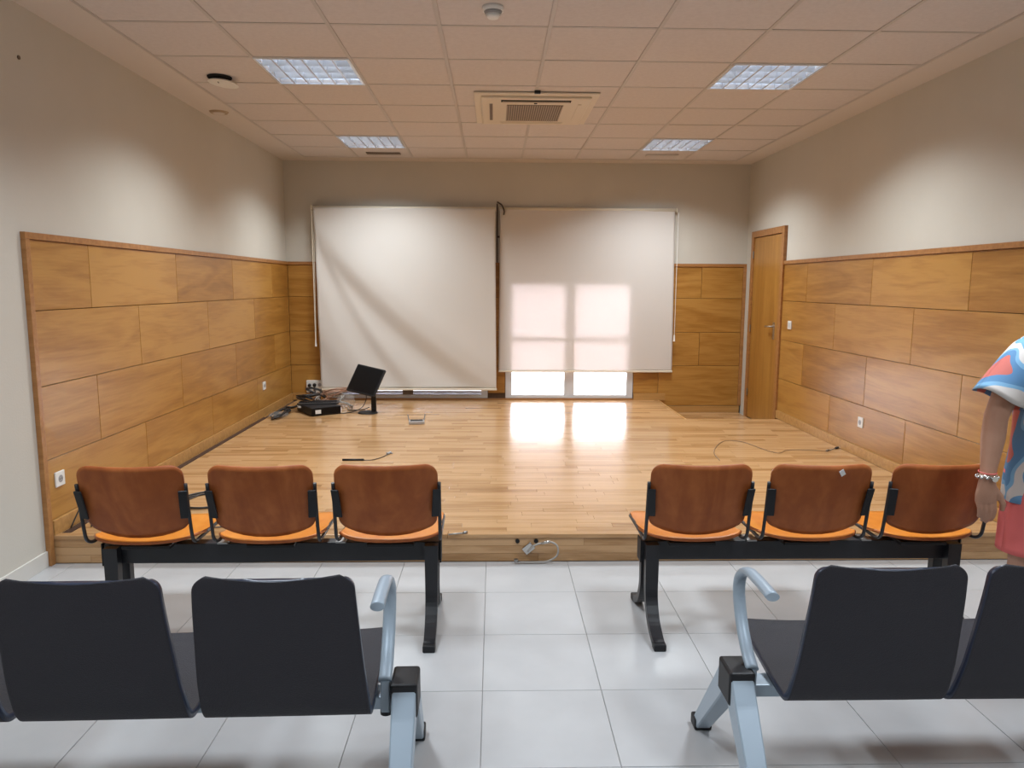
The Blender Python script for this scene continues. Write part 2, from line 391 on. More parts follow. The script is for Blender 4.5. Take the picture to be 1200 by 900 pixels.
# wooden baseboards on the stage
bx_struct('baseboard_left', (XL+.003, XL+.030, SY, YB-.03, SZ, .235), M_base)
bx_struct('baseboard_right', (XR-.030, XR-.003, SY, 7.43, SZ, .235), M_base)
bm = bmesh.new(); box(bm, XL+.03, W2[0], YB-.030, YB-.003, SZ, .235); struct('baseboard_back', bm, M_base)
bm = bmesh.new(); box(bm, W1[1]+.01, 2.03, YB-.032, YB-.004, SZ, .235); struct('baseboard_back.001', bm, M_base)
bm = bmesh.new(); box(bm, W1[0]-.2, W1[1]+.01, YB-.024, YB-.004, SZ, .172); box(bm, W2[0], W1[0]-.2, YB-.024, YB-.004, SZ, .172); struct('baseboard_back.002', bm, M_trim)
bx_struct('baseboard_well', (1.955, XR-.02, YB-.030, YB-.012, 0.01, .086), M_base)
# tiled skirting on the near walls
bx_struct('baseboard_left.001', (XL, XL+.012, YF, SY-.047, 0, .085), M_skirt, .001)
bx_struct('baseboard_right.001', (XR-.012, XR, YF, SY-.047, 0, .085), M_skirt, .001)

# ------------------------------------------------------------------ stage
WX, WY = 1.95, 7.31            # the well in front of the door
bm = bmesh.new(); box(bm, XL+.003, WX, SY+.016, YB-.003, -.003, SZ-.012); box(bm, WX, XR-.003, SY+.016, WY, -.003, SZ-.012)
stage = tag(obj('stage', bm, M_under), 'low wooden stage with strip parquet top filling the far half of the room', 'stage')
# fascia boards, two courses, and the nosing
def timber(name, x0, x1, y0, y1, z0, z1, mat, parent, bev=.001):
    b_ = bmesh.new(); box(b_, -(x1-x0)/2, (x1-x0)/2, -(y1-y0)/2, (y1-y0)/2, -(z1-z0)/2, (z1-z0)/2, bev=bev)
    o = bpy.data.objects.new(name, mesh_of(b_, name, mat)); link(o, parent); o.location = ((x0+x1)/2, (y0+y1)/2, (z0+z1)/2); return o
for row, (z0, z1, off) in enumerate(((.001, .044, .0), (.045, .088, .33), (.089, .131, .62))):
    x = XL+.01; first = True
    while x < XR-.02:
        L_ = (.2+off) if first else random.choice((.62, .9, 1.15)); first = False
        e_ = min(x+L_, XR-.01)
        timber('fascia_board', x, e_-.001, SY, SY+.016, z0, z1, M_parq, stage); x = e_
timber('stage_nosing', XL+.01, -.25, SY-.006, SY+.045, .132, SZ+.001, M_parq, stage, .003)
timber('stage_nosing', -.249, XR-.01, SY-.006, SY+.045, .132, SZ+.001, M_parq, stage, .003)
# parquet strips: the nearest ones parts of their own, the rest joined
SWD, SLN = .0700, .46
strips = []
y = SY+.046; r = 0
while y < YB-.03:
    y1 = min(y+SWD, YB-.026); x = XL+.085 if True else XL; first = True
    xe = XR-.031 if y < WY-.01 else WX
    off = random.uniform(.05, SLN)
    x = XL+.085
    while x < xe-.005:
        L_ = off if first else SLN*random.choice((.85, 1., 1., 1.1)); first = False
        e_ = min(x+L_, xe)
        strips.append((x, e_, y, y1)); x = e_
    y = y1; r += 1
NEAR = 298
for s in strips[:NEAR]:
    o = put_piece('parquet_strip', s[1]-s[0]-.0008, s[3]-s[2]-.0008, .012, .0006, M_parq, stage, ((s[0]+s[1])/2, (s[2]+s[3])/2, SZ+random.uniform(-.0002, .0002)))
bm = bmesh.new()
for s in strips[NEAR:]: box(bm, s[0]+.0004, s[1]-.0004, s[2]+.0004, s[3]-.0004, SZ-.012, SZ+random.uniform(-.0002, .0002))
o = obj('parquet_field', bm, M_parq_s, stage); o['kind'] = 'stuff'
# narrow edge boards by the left wall, with the open dark cable slot between
timber('edge_board', XL+.031, XL+.038, SY+.01, YB-.05, SZ-.012, SZ, M_base, stage, 0)
# well: edge boards and floor strips at room level
timber('well_edge', WX+.001, WX+.016, WY+.02, YB-.035, .0, SZ, M_base, stage, 0)
timber('well_edge', WX+.001, XR-.04, WY, WY+.016, .0, SZ, M_base, stage, 0)
yy = WY+.017; r = 0
while yy < YB-.04:
    xx = WX+.017; first = True
    while xx < XR-.035:
        e_ = min(xx+(.2+.12*(r % 3) if first else .46), XR-.03); first = False
        put_piece('well_strip', e_-xx-.001, .069, .012, .0006, M_parq, stage, ((xx+e_)/2, yy+.035, .010)); xx = e_
    yy += .07; r += 1

# ------------------------------------------------------------------ windows
def window(nm_, W_, shutter):
    x0, x1, z0, z1 = W_; yf = YB+.0; fw = .075
    bm = bmesh.new(); y0, y1 = yf-.012, yf+.05
    box(bm, x0, x0+fw, y0, y1, z0, z1, bev=.003); box(bm, x1-fw, x1, y0, y1, z0, z1, bev=.003)
    box(bm, x0+fw, x1-fw, y0, y1, z0, z0+.04, bev=.003); box(bm, x0+fw, x1-fw, y0, y1, z1-fw*.7, z1, bev=.003)
    root = struct(nm_, bm, M_alu)
    mid = (x0+x1)/2
    bm = bmesh.new(); box(bm, mid-.06, mid+.06, y0+.003, y1-.003, z0+.04, z1-fw*.7, bev=.003); obj('window_mullion', bm, M_alu if not shutter else M_hole, root)  # shuttered window: the mullion's shadow is put in as dull brown
    bm = bmesh.new()
    for a, b_ in ((x0+fw, mid-.06), (mid+.06, x1-fw)): box(bm, a, b_, y0+.004, y1-.004, .86, .905, bev=.002)
    obj('window_transom', bm, M_alu, root)
    for a, b_ in ((x0+fw, mid-.06), (mid+.06, x1-fw)):
        for c, d in ((z0+.04, .86), (.905, z1-fw*.7)):
            bm = bmesh.new(); box(bm, a, b_, yf+.02, yf+.026, c, d); obj('window_pane', bm, M_glass, root)
    if shutter:
        z = z0+.03
        while z < z1-.02:
            for a, b_ in ((x0+.02, mid), (mid, x1-.02)):
                bm = bmesh.new(); box(bm, a, b_-.003, yf+.06, yf+.072, z, z+.048, bev=.004); obj('shutter_slat', bm, M_shut, root)
            z += .05
    return root
window('window_1', W1, False); window('window_2', W2, True)
# pale street ground beyond the window
bm = bmesh.new(); box(bm, -30, 30, YB+.25, 45, -.6, -.5)
o = obj('pavement_outside', bm, plain('pale_pavement', (.55, .52, .5), .9)); tag(o, 'pale sunlit paving outside the far window', 'pavement', kind='structure')

# ------------------------------------------------------------------ door in the right wall
bm = bmesh.new()
fx0, fx1 = XR-.034, XR+.03
box(bm, fx0, fx1, 7.435, 7.503, 0, 2.108, bev=.003); box(bm, fx0, fx1, 8.317, 8.385, 0, 2.108, bev=.003); box(bm, fx0, fx1, 7.503, 8.317, 2.040, 2.108, bev=.003)
door = struct('door_1', bm, M_trim)
bm = bmesh.new(); box(bm, XR-.020, XR+.022, 7.507, 8.313, .012, 2.034, bev=.002); leaf = obj('door_leaf', bm, M_door, door)
bm = bmesh.new(); box(bm, XR-.026, XR-.020, 7.60, 7.645, .95, 1.13, bev=.002)
box(bm, XR-.030, XR-.026, 7.612, 7.632, .985, 1.005)
hp = obj('handle_plate', bm, M_chrome, door)
bm = bmesh.new(); tube(bm, smooth_path([(XR-.024, 7.622, 1.085), (XR-.055, 7.622, 1.085), (XR-.07, 7.635, 1.085), (XR-.07, 7.69, 1.083), (XR-.066, 7.745, 1.08)], 4), .0095, 10)
obj('door_handle', bm, M_chrome, door, True)
for z in (.30, 1.03, 1.85):
    bm = bmesh.new(); cyl(bm, (XR-.028, 8.315, z-.04), .007, .08, 10); obj('hinge', bm, M_dchrome, door)

# ------------------------------------------------------------------ ceiling lights
lt_mesh = {}
def louvre_light(x, y, label, col=LIGHT_COL, watts=LIGHT_W):
    t = thing('ceiling_light', label, 'ceiling light', (x, y, ZC), 'recessed louvre lights in the ceiling')
    h = .30
    if not lt_mesh:
        b_ = bmesh.new()           # housing: open box, 5 walls
        box(b_, -h+.004, h-.004, -h+.004, h-.004, .085, .09)
        for a in (-1, 1):
            box(b_, a*(h-.006)-.002, a*(h-.006)+.002, -h+.004, h-.004, .0, .09); box(b_, -h+.004, h-.004, a*(h-.006)-.002, a*(h-.006)+.002, 0, .09)
        lt_mesh['housing'] = mesh_of(b_, 'housing', plain('housing_grey', (.42, .46, .52), .35, .5))
        b_ = bmesh.new()
        for a in (-1, 1):
            box(b_, a*.289-.008, a*.289+.008, -.297, .297, -.004, .004, bev=.001); box(b_, -.281, .281, a*.289-.008, a*.289+.008, -.004, .004, bev=.001)
        lt_mesh['frame'] = mesh_of(b_, 'frame', M_louv)
        b_ = bmesh.new()           # long V blades across Y, each thin at the bottom
        box(b_, -.005, .005, -.281, .281, -.002, .052); lt_mesh['louvre_blade'] = mesh_of(b_, 'louvre_blade', M_louv)
        b_ = bmesh.new(); 
        vs = [b_.verts.new(p) for p in ((-.281, -.012, .045), (-.281, .012, .045), (-.281, 0, -.002), (.281, -.012, .045), (.281, .012, .045), (.281, 0, -.002))]
        for f in ((0, 1, 2), (5, 4, 3), (0, 2, 5, 3), (1, 4, 5, 2), (0, 3, 4, 1)): b_.faces.new([vs[k] for k in f])
        lt_mesh['cross'] = mesh_of(b_, 'louvre_blade', M_louv)
        b_ = bmesh.new(); cyl(b_, (-.27, 0, .066), .008, .54, 10, 'X'); lt_mesh['tube'] = mesh_of(b_, 'lamp_tube', M_tube, True)
    def put(nm_, key, loc=(0, 0, 0)):
        o = bpy.data.objects.new(nm_, lt_mesh[key]); link(o, t); o.location = loc
    put('housing', 'housing'); put('frame', 'frame')
    for k in range(1, 6): put('louvre_blade', 'louvre_blade', (-.281+.562*k/6, 0, 0))
    for k in range(1, 4): put('cross_blade', 'cross', (0, -.281+.562*k/4, 0))
    for k in range(4): put('lamp_tube', 'tube', (0, -.281+.562*(k+.5)/4, 0))
    ld = bpy.data.lights.new('lamp_light', 'AREA'); ld.shape = 'SQUARE'; ld.size = .54; ld.energy = watts; ld.color = col; ld.spread = math.radians(134)
    lo = bpy.data.objects.new('lamp_light', ld); link(lo, t); lo.location = (0, 0, -.006)
louvre_light(-1.2, 5.11, 'square louvred ceiling light, larger of the two on the left')
louvre_light(1.8, 5.11, 'square louvred ceiling light, larger of the two on the right')
louvre_light(-1.2, 7.51, 'square louvred ceiling light on the left nearest the back wall')
louvre_light(1.8, 7.51, 'square louvred ceiling light on the right nearest the back wall')
for x, y in LIGHTS[4:]: louvre_light(x, y, 'square louvred ceiling light overhead behind the viewpoint', (.83, .92, 1.0), 26.0)

# ceiling cassette
t = thing('air_conditioner', 'cream square ceiling air conditioner with slatted centre grille', 'air conditioner', (.31, 6.05, ZC))
bm = bmesh.new(); box(bm, -.46, .46, -.50, .50, -.012, .0, bev=.003); obj('outer_frame', bm, plain('cream_plastic', (.72, .64, .52), .4), t, loc=(0, 0, 0))
Mc = MATS['cream_plastic']
bm = bmesh.new(); box(bm, -.41, .41, -.43, .45, -.030, -.010, bev=.010); obj('cover_panel', bm, Mc, t, loc=(0, 0, 0))
bm = bmesh.new(); box(bm, -.215, .215, -.24, .29, -.033, -.029); obj('grille_bed', bm, M_hole, t, loc=(0, 0, 0))
b_ = bmesh.new(); box(b_, -.0035, .0035, -.24, .29, -.037, -.032); gm = mesh_of(b_, 'grille_bar', plain('grille_tan', (.42, .33, .25), .5))
for k in range(25):
    o = bpy.data.objects.new('grille_bar', gm); link(o, t); o.location = (-.21+.42*k/24, 0, 0)
for nm_, a in (('air_slot', (-.26, .26, -.385, -.335)), ('air_slot', (-.26, .26, .345, .39))):
    bm = bmesh.new(); box(bm, *a, -.034, -.029); obj(nm_, bm, M_dark if a[2] < 0 else Mc, t, loc=(0, 0, 0))
    bm = bmesh.new(); box(bm, a[0]+.01, a[1]-.01, a[2]+.018, a[3]-.006, -.038, -.033); obj('air_flap', bm, MATS['grille_tan'] if a[2] < 0 else Mc, t, loc=(0, 0, 0))
for sx in (-1, 1):
    bm = bmesh.new(); box(bm, sx*.335-.012, sx*.335+.012, -.27, .27, -.034, -.029); obj('air_slot', bm, M_hole if sx < 0 else Mc, t, loc=(0, 0, 0))
bm = bmesh.new(); box(bm, -.012, .012, -.30, -.285, -.034, -.029); obj('receiver_window', bm, M_dark, t, loc=(0, 0, 0))
bm = bmesh.new(); box(bm, -.022, .022, -.012, .012, -.022, 0, bev=.004); tag(obj('sensor', bm, M_blackp, loc=(.31, 5.51, ZC)), 'tiny black sensor on the ceiling just before the air conditioner', 'sensor')
# smoke detector
t = thing('smoke_detector', 'white round smoke detector on the ceiling at the top edge', 'smoke detector', (-.007, 3.93, ZC))
bm = bmesh.new(); cyl(bm, (0, 0, -.018), .052, .022, 28, r2=.055); obj('base', bm, M_pvc, t, True, loc=(0, 0, 0))
bm = bmesh.new(); cyl(bm, (0, 0, -.032), .040, .014, 28, r2=.046); obj('sensor_ring', bm, M_pvc_d, t, True, loc=(0, 0, 0))
bm = bmesh.new(); cyl(bm, (0, 0, -.050), .026, .018, 28, r2=.038); obj('cap', bm, M_pvc, t, True, loc=(0, 0, 0))
# hanging round cover and its hole
t = thing('ceiling_speaker', 'round white ceiling fitting hanging loose from a black hole', 'ceiling fitting', (-1.86, 5.25, ZC))
bm = bmesh.new(); cyl(bm, (0, .01, -.004), .080, .006, 28); obj('hole', bm, M_dark, t, loc=(0, 0, 0))
bm = bmesh.new(); cyl(bm, (0, 0, -.012), .100, .010, 28, r2=.09); o = obj('cover', bm, M_pvc, t, loc=(.01, .05, -.020)); o.rotation_euler = (math.radians(-3), math.radians(6), 0)
bm = bmesh.new(); tube(bm, [(-.03, 0, -.002), (-.02, .01, -.02), (-.01, .02, -.035)], .003, 6); obj('spring', bm, M_dark, t, loc=(0, 0, 0))
t = thing('downlight_ring', 'small round pale plate on the ceiling border by left wall', 'ceiling fitting', (-2.235, 6.27, ZC-.002))
bm = bmesh.new(); cyl(bm, (0, 0, -.012), .066, .012, 28, r2=.076); obj('rim', bm, plain('tan_ring', (.40, .30, .20), .5), t, loc=(0, 0, 0))
bm = bmesh.new(); cyl(bm, (0, 0, -.015), .046, .008, 28); obj('plate', bm, M_border, t, loc=(0, 0, 0))
def slot(label, x0, x1, y, mat):
    bm_ = bmesh.new(); box(bm_, -(x1-x0)/2, (x1-x0)/2, -.05, .05, -.008, 0, bev=.002); box(bm_, -(x1-x0)/2+.02, (x1-x0)/2-.02, -.03, .03, -.0095, -.007, mi=1)
    tag(obj('ceiling_vent', bm_, [mat, M_hole if mat is M_hole else M_bar], loc=((x0+x1)/2, y, ZC+.002)), label, 'vent')
slot('dark narrow slot vent behind the far left ceiling light', -1.36, -1.0, 8.13, M_hole)
slot('pale narrow slot vent behind the far right ceiling light', 1.62, 1.96, 8.08, M_bar)

# ------------------------------------------------------------------ blinds
def fold(x, z):
    # diagonal drag folds on the left screen, curving from upper left to lower right
    u = min(1, max(.001, (x+2.04)/2.06)); v = (2.35-z)/2.06
    S_ = lambda t_: 0 if t_ < 0 else 1 if t_ > 1 else t_*t_*(3-2*t_)
    d1 = v-1.02*u**.68; d2 = v-1.50*u**.66
    k1 = S_(v*2.2)*(1-.35*S_((v-.8)*3)); k2 = k1*(1-S_((u-.45)*2.5))
    a = .044*(S_((d1+.04)/.15)-S_((d1-.11)/.36))*k1 + .026*(S_((d2+.03)/.13)-S_((d2-.10)/.22))*k2
    a -= .010*math.exp(-((d1+.12)/.10)**2)*k1
    a += .006*math.sin(19*d1)*S_(d1*5)*k1
    return a
t = thing('roller_blind', 'cream pull-down cloth on the left, creased diagonally', 'roller blind', (-1.01, 8.50, 2.35), 'cream cloths hanging before the two windows')
def cloth(name, x0t, x1t, x0b, x1b, zt, zb, y, f, mat, par, th=.002):
    bm_ = bmesh.new()
    def fn(u, v):
        s = (u+1)/2; q = (1-v)/2
        x = (x0t+(x1t-x0t)*s)*(1-q)+(x0b+(x1b-x0b)*s)*q; z = zt+(zb-zt)*q
        return Vector((x, y+(f(x, z) if f else 0), z))
    slab(bm_, fn, 90, 90, th); fixn(bm_)
    return obj(name, bm_, mat, par, True)
cloth('cloth', -2.032, .012, -1.996, .028, 2.352, .305, 8.49, lambda x, z: fold(x, z), M_screen, t)
bm = bmesh.new(); tube(bm, [(-2.045, 8.515, 2.352), (.018, 8.515, 2.352)], .022, 14); obj('roller', bm, M_rail, t, True)
bm = bmesh.new(); box(bm, -1.998, .034, 8.480, 8.500, .284, .308, bev=.004); obj('bottom_rail', bm, M_rail, t)
bm = bmesh.new(); box(bm, -2.062, -2.046, 8.49, 8.60, 2.325, 2.38, bev=.003); obj('bracket', bm, M_rail, t)
bm = bmesh.new(); tube(bm, [(-2.052, 8.50, 2.34), (-2.050, 8.50, .86)], .005, 6); tube(bm, [(-2.036, 8.52, 2.34), (-2.045, 8.505, .86)], .003, 6); c_ = obj('pull_cord', bm, M_rail, t)
bm = bmesh.new(); cyl(bm, (-2.049, 8.50, .79), .012, .075, 10, r2=.007); obj('cord_weight', bm, M_pvc, t)
t = thing('roller_blind', 'cream pull-down cloth on the right, lit by the window behind', 'roller blind', (1.06, 8.50, 2.35), 'cream cloths hanging before the two windows')
cloth('cloth', .065, 2.072, .055, 2.094, 2.360, .508, 8.568, lambda x, z: .004*math.sin(3*x)+.006*math.sin(2.2*z+x), M_blind, t)
bm = bmesh.new(); tube(bm, [(.060, 8.585, 2.360), (2.085, 8.585, 2.360)], .022, 14); obj('roller', bm, M_rail, t, True)
bm = bmesh.new(); box(bm, .054, 2.100, 8.558, 8.578, .490, .512, bev=.004); obj('bottom_rail', bm, M_rail, t)
bm = bmesh.new(); box(bm, 2.086, 2.100, 8.56, 8.62, 2.335, 2.385, bev=.003); obj('bracket', bm, M_rail, t)
bm = bmesh.new(); tube(bm, [(2.100, 8.515, 2.33), (2.098, 8.515, .90)], .003, 6); obj('pull_cord', bm, M_pvc, t)
bm = bmesh.new(); cyl(bm, (2.098, 8.515, .86), .013, .075, 10, r2=.008); obj('cord_weight', bm, M_pvc, t)
# cable tail coming out of the wall between them
bm = bmesh.new(); tube(bm, smooth_path([(.040, 8.618, 2.44), (.045, 8.56, 2.43), (.085, 8.535, 2.40), (.112, 8.53, 2.34), (.108, 8.535, 2.29)], 5), .009, 8)
tag(obj('wall_cable', bm, plain('cable_and_gap_brown', (.07, .05, .045), .5), smooth=True), 'short dark cable tail hooking out of the wall between the cloths', 'cable')
bm = bmesh.new(); tube(bm, [(.035, 8.612, 2.42), (.035, 8.612, .55)], .007, 8); box(bm, .03, .07, 8.60, 8.612, 2.04, 2.06)  # added dark strip, stands for the shadow in the gap between the cloths
tag(obj('gap_shadow_strip', bm, MATS['cable_and_gap_brown']), 'dark vertical strip standing for the shadow between the two cloths', 'cable')

# ------------------------------------------------------------------ switch and sockets
def wall_plate(name, label, cat, loc, rz, socket, w_=.082, h_=.082):
    t = thing(name, label, cat, loc); 
    bm_ = bmesh.new(); box(bm_, -w_/2, w_/2, -.010, 0, -h_/2, h_/2, bev=.003); o = obj('plate', bm_, M_pvc, t, loc=(0, 0, 0))
    if socket:
        bm_ = bmesh.new(); cyl(bm_, (0, -.0115, 0), .020, .004, 20, 'Y'); obj('socket_well', bm_, M_pvc_d, t, loc=(0, 0, 0))
        for s in (-1, 1):
            bm_ = bmesh.new(); cyl(bm_, (s*.009, -.0125, 0), .0028, .004, 8, 'Y'); obj('pin_hole', bm_, M_dark, t, loc=(0, 0, 0))
    else:
        bm_ = bmesh.new(); box(bm_, -.026, .026, -.014, -.009, -.026, .026, bev=.002); obj('rocker', bm_, plain('rocker_grey', (.62, .62, .62), .4), t, loc=(0, 0, 0))
    t.rotation_euler = (0, 0, rz); return t
wall_plate('light_switch', 'white square light switch on the panelling beside the door', 'light switch', (XR-PT, 7.215, 1.123), PI/2, False)
wall_plate('power_socket', 'white power socket low on the right wall panelling', 'socket', (XR-PT, 5.70, .431), PI/2, True, .075)
wall_plate('power_socket', 'white power socket at the near end of left panelling', 'socket', (XL+PT, 3.965, .445), -PI/2, True)
wall_plate('power_socket', 'white power socket on left panelling near the far corner', 'socket', (XL+PT, 7.566, .462), -PI/2, True)
for o in S.objects:
    if o.name.startswith(('power_socket', 'light_switch')):
        # plates are built facing -Y: turn them to face into the room
        o.rotation_euler.z = -PI/2 if o.location.x > 0 else PI/2
# socket box on the back wall
t = thing('socket_box', 'white multi-socket box on back wall above the tangled cables', 'socket', (-2.09, YB-PT, .315))
bm = bmesh.new(); box(bm, -.10, .10, -.035, 0, -.072, .072, bev=.005); obj('case', bm, M_pvc, t, loc=(0, 0, 0))
for x, z in ((-.062, .018), (-.005, .018), (.055, .02), (-.06, -.04), (.0, -.04)):
    bm = bmesh.new(); cyl(bm, (x, -.0375, z), .021, .005, 18, 'Y'); obj('socket_well', bm, M_pvc_d if (x, z) != (-.005, .018) else M_dark, t, loc=(0, 0, 0))
for x in (-.06, .0):
    bm = bmesh.new(); cyl(bm, (x, -.075, .016), .016, .040, 14, 'Y'); tube(bm, smooth_path([(x, -.07, .016), (x+.01, -.10, -.01), (x+.02, -.11, -.06), (x+.05, -.16, -.13)], 5), .005, 7); tag(obj('plug', bm, M_blackp, smooth=True, loc=(-2.09, YB-PT, .315)), 'black plug and lead in the multi-socket box, %s' % ('left' if x < -.03 else 'centre'), 'plug')
# speck on the left wall
bm = bmesh.new(); cyl(bm, (XL, 3.93, 2.62), .010, .006, 10, 'X'); tag(obj('wall_screw', bm, M_hole), 'tiny brown screw head high on the left wall', 'screw')

# ------------------------------------------------------------------ things on the stage
# monitor
t = thing('computer_monitor', 'black flat monitor twisted on its stand before left cloth', 'monitor', (-1.31, 7.72, SZ))
bm = bmesh.new()
cyl(bm, (-.02, -.02, 0), .105, .012, 32, r2=.098); cyl(bm, (-.02, -.02, .012), .098, .006, 32, r2=.05); obj('base', bm, M_blackp, t, loc=(0, 0, 0))
bm = bmesh.new(); box(bm, .012, .062, .0, .030, .01, .245, bev=.006)
for k in range(5): box(bm, .010, .064, -.004, .034, .04+k*.025, .048+k*.025, bev=.001)
obj('column', bm, M_blackp, t, loc=(0, 0, 0))
U = Vector((.31, -.13, -.053)); V = Vector((.105, .143, .26)); V = V-U*(V.dot(U)/U.dot(U)); Nn = U.cross(V).normalized()
if Nn.y > 0: Nn = -Nn
Cc = Vector((-.036, -.02, .352))
def plate3(bm_, C, U_, V_, d0, d1, bev):
    vs = []
    for d in (d0, d1):
        for a, b__ in ((-.5, -.5), (.5, -.5), (.5, .5), (-.5, .5)): vs.append(bm_.verts.new(C+U_*a+V_*b__+Nn*d))
    for f in ((0, 1, 2, 3), (7, 6, 5, 4), (0, 4, 5, 1), (1, 5, 6, 2), (2, 6, 7, 3), (3, 7, 4, 0)): bm_.faces.new([vs[k] for k in f])
    fixn(bm_)
    if bev: bmesh.ops.bevel(bm_, geom=bm_.edges[:], offset=bev, segments=2, affect='EDGES')
bm = bmesh.new(); plate3(bm, Cc, U, V, 0, -.028, .004); obj('bezel', bm, M_blackp, t, loc=(0, 0, 0))
bm = bmesh.new(); plate3(bm, Cc+Nn*.001, U*.92, V*.90, 0, .0015, 0); obj('screen', bm, M_gloss, t, loc=(0, 0, 0))
bm = bmesh.new(); tube(bm, [tuple(Cc-Nn*.025), (.03, .012, .235)], .022, 10); obj('neck', bm, M_blackp, t, loc=(0, 0, 0))
# desktop computer lying flat
t = thing('desktop_computer', 'black desktop computer lying flat with a small white sticker', 'computer', (-1.85, 7.72, SZ)); t.rotation_euler = (0, 0, .62)
PL[t.name] = (0, 0, 0)
bm = bmesh.new(); box(bm, -.16, .16, -.20, .20, .008, .088, bev=.004); obj('case', bm, M_blackp, t, loc=(0, 0, 0))
bm = bmesh.new(); box(bm, -.155, .155, -.204, -.199, .014, .082, bev=.002); obj('front_panel', bm, M_gloss, t, loc=(0, 0, 0))
bm = bmesh.new(); box(bm, -.12, -.06, -.2065, -.204, .025, .065); o = obj('sticker', bm, M_pvc, t, loc=(0, 0, 0)); o['label'] = 'white sticker on the front'
for a in (-1, 1):
    for b__ in (-1, 1):
        bm = bmesh.new(); cyl(bm, (a*.13, b__*.17, 0), .012, .009, 10); obj('foot', bm, M_blackp, t, loc=(0, 0, 0))
# keyboard on top
t = thing('keyboard', 'dark keyboard resting askew on the flat computer', 'keyboard', (-1.86, 7.78, SZ+.089)); t.rotation_euler = (0, math.radians(0), .15)
bm = bmesh.new(); box(bm, -.21, .21, -.07, .07, 0, .018, bev=.004); obj('case', bm, plain('dark_grey_plastic', (.05, .045, .045), .4), t, loc=(0, 0, 0))
bm = bmesh.new()
for r in range(5):
    for k in range(14): box(bm, -.195+k*.0275, -.171+k*.0275, -.058+r*.023, -.038+r*.023, .018, .025)
o = obj('keys', bm, M_blackp, t, loc=(0, 0, 0)); o['kind'] = 'stuff'
# tangled cables heap
def coil(cx_, cy_, z, rx, ry, turns, r, seed, tilt=.0, wob=.015):
    rr = random.Random(seed); bm_ = bmesh.new(); pts = []
    N_ = int(turns*14)
    for i in range(N_+1):
        a = 2*PI*i/14; k = 1+.12*math.sin(a*.37+seed)
        pts.append((cx_+rx*k*math.cos(a)+rr.uniform(-wob, wob), cy_+ry*k*math.sin(a)+rr.uniform(-wob, wob), z+r+abs(tilt*math.sin(a*.5+seed))+.004*(i/14)))
    tube(bm_, smooth_path(pts, 3), r, 6); return bm_
M_cab = plain('black_cable', (.02, .018, .018), .45); M_cabg = plain('grey_cable', (.36, .33, .30), .45); M_cabt = plain('tan_cable', (.45, .27, .19), .5)
heap = [
    ('black cable coiled at the left wall end of the heap', coil(-2.20, 7.62, SZ, .06, .13, 3.2, .006, 1, .02), M_cab),
    ('black cable looped between the wall and the computer', coil(-2.13, 7.85, SZ, .09, .14, 3.6, .006, 2, .05), M_cab),
    ('black cable bunched under the socket box', coil(-2.05, 8.12, SZ, .12, .14, 4.2, .006, 3, .09), M_cab),
    ('grey flat cable looped over the keyboard', coil(-1.80, 8.05, SZ+.02, .14, .10, 3.3, .005, 4, .12), M_cabg),
    ('tan cable looped behind the computer', coil(-1.83, 8.16, SZ, .16, .09, 4.1, .005, 5, .17), M_cabt),
    ('pale cable bundle at the right side of the computer', coil(-1.60, 7.92, SZ, .06, .08, 3.3, .004, 6, .08), M_cabg),
    ('black cable dropping down from socket box to heap', None, M_cab),
    ('thick black cable knotted on top of the computer, left side', coil(-1.99, 7.86, SZ+.115, .10, .12, 4.3, .007, 21, .05), M_cab),
    ('black cable knotted on top of the computer below socket box', coil(-1.96, 8.05, SZ+.10, .09, .11, 4.2, .0055, 22, .10), M_cab),
    ('black cable spread flat over the near left corner of heap', coil(-2.19, 7.50, SZ, .045, .22, 4.2, .006, 23, .03, .02), M_cab),
    ('tan cable arching over the keyboard end', coil(-1.72, 8.02, SZ+.10, .14, .06, 4.4, .0045, 24, .11), M_cabt)]
for lab, b_, m_ in heap:
    if b_ is None:
        b_ = bmesh.new(); tube(b_, smooth_path([(-2.0, 8.50, .30), (-1.99, 8.40, .27), (-1.98, 8.32, .20), (-2.02, 8.22, .17), (-2.12, 8.15, SZ+.09)], 5), .006, 7)
    tag(obj('cable', b_, m_, smooth=True), lab, 'cable', 'cables heaped in the far left corner')
bm = bmesh.new(); tube(bm, smooth_path([(-1.355, 7.76, .36), (-1.37, 7.82, .27), (-1.42, 7.80, .19), (-1.52, 7.70, SZ+.005), (-1.62, 7.66, SZ+.005), (-1.68, 7.80, SZ+.006)], 6), .004, 7)
tag(obj('monitor_cable', bm, M_cab, smooth=True), 'thin black cable hanging from the monitor to the computer', 'cable')
bm = bmesh.new(); tube(bm, smooth_path([(-1.33, 7.80, .20), (-1.42, 7.90, SZ+.005), (-1.55, 7.84, SZ+.005), (-1.60, 8.0, SZ+.006), (-1.5, 7.55, SZ+.005), (-1.40, 7.58, SZ+.005)][:4], 6), .004, 7)
tag(obj('monitor_cable', bm, M_cab, smooth=True), 'second thin black cable on the boards behind the monitor stand', 'cable')
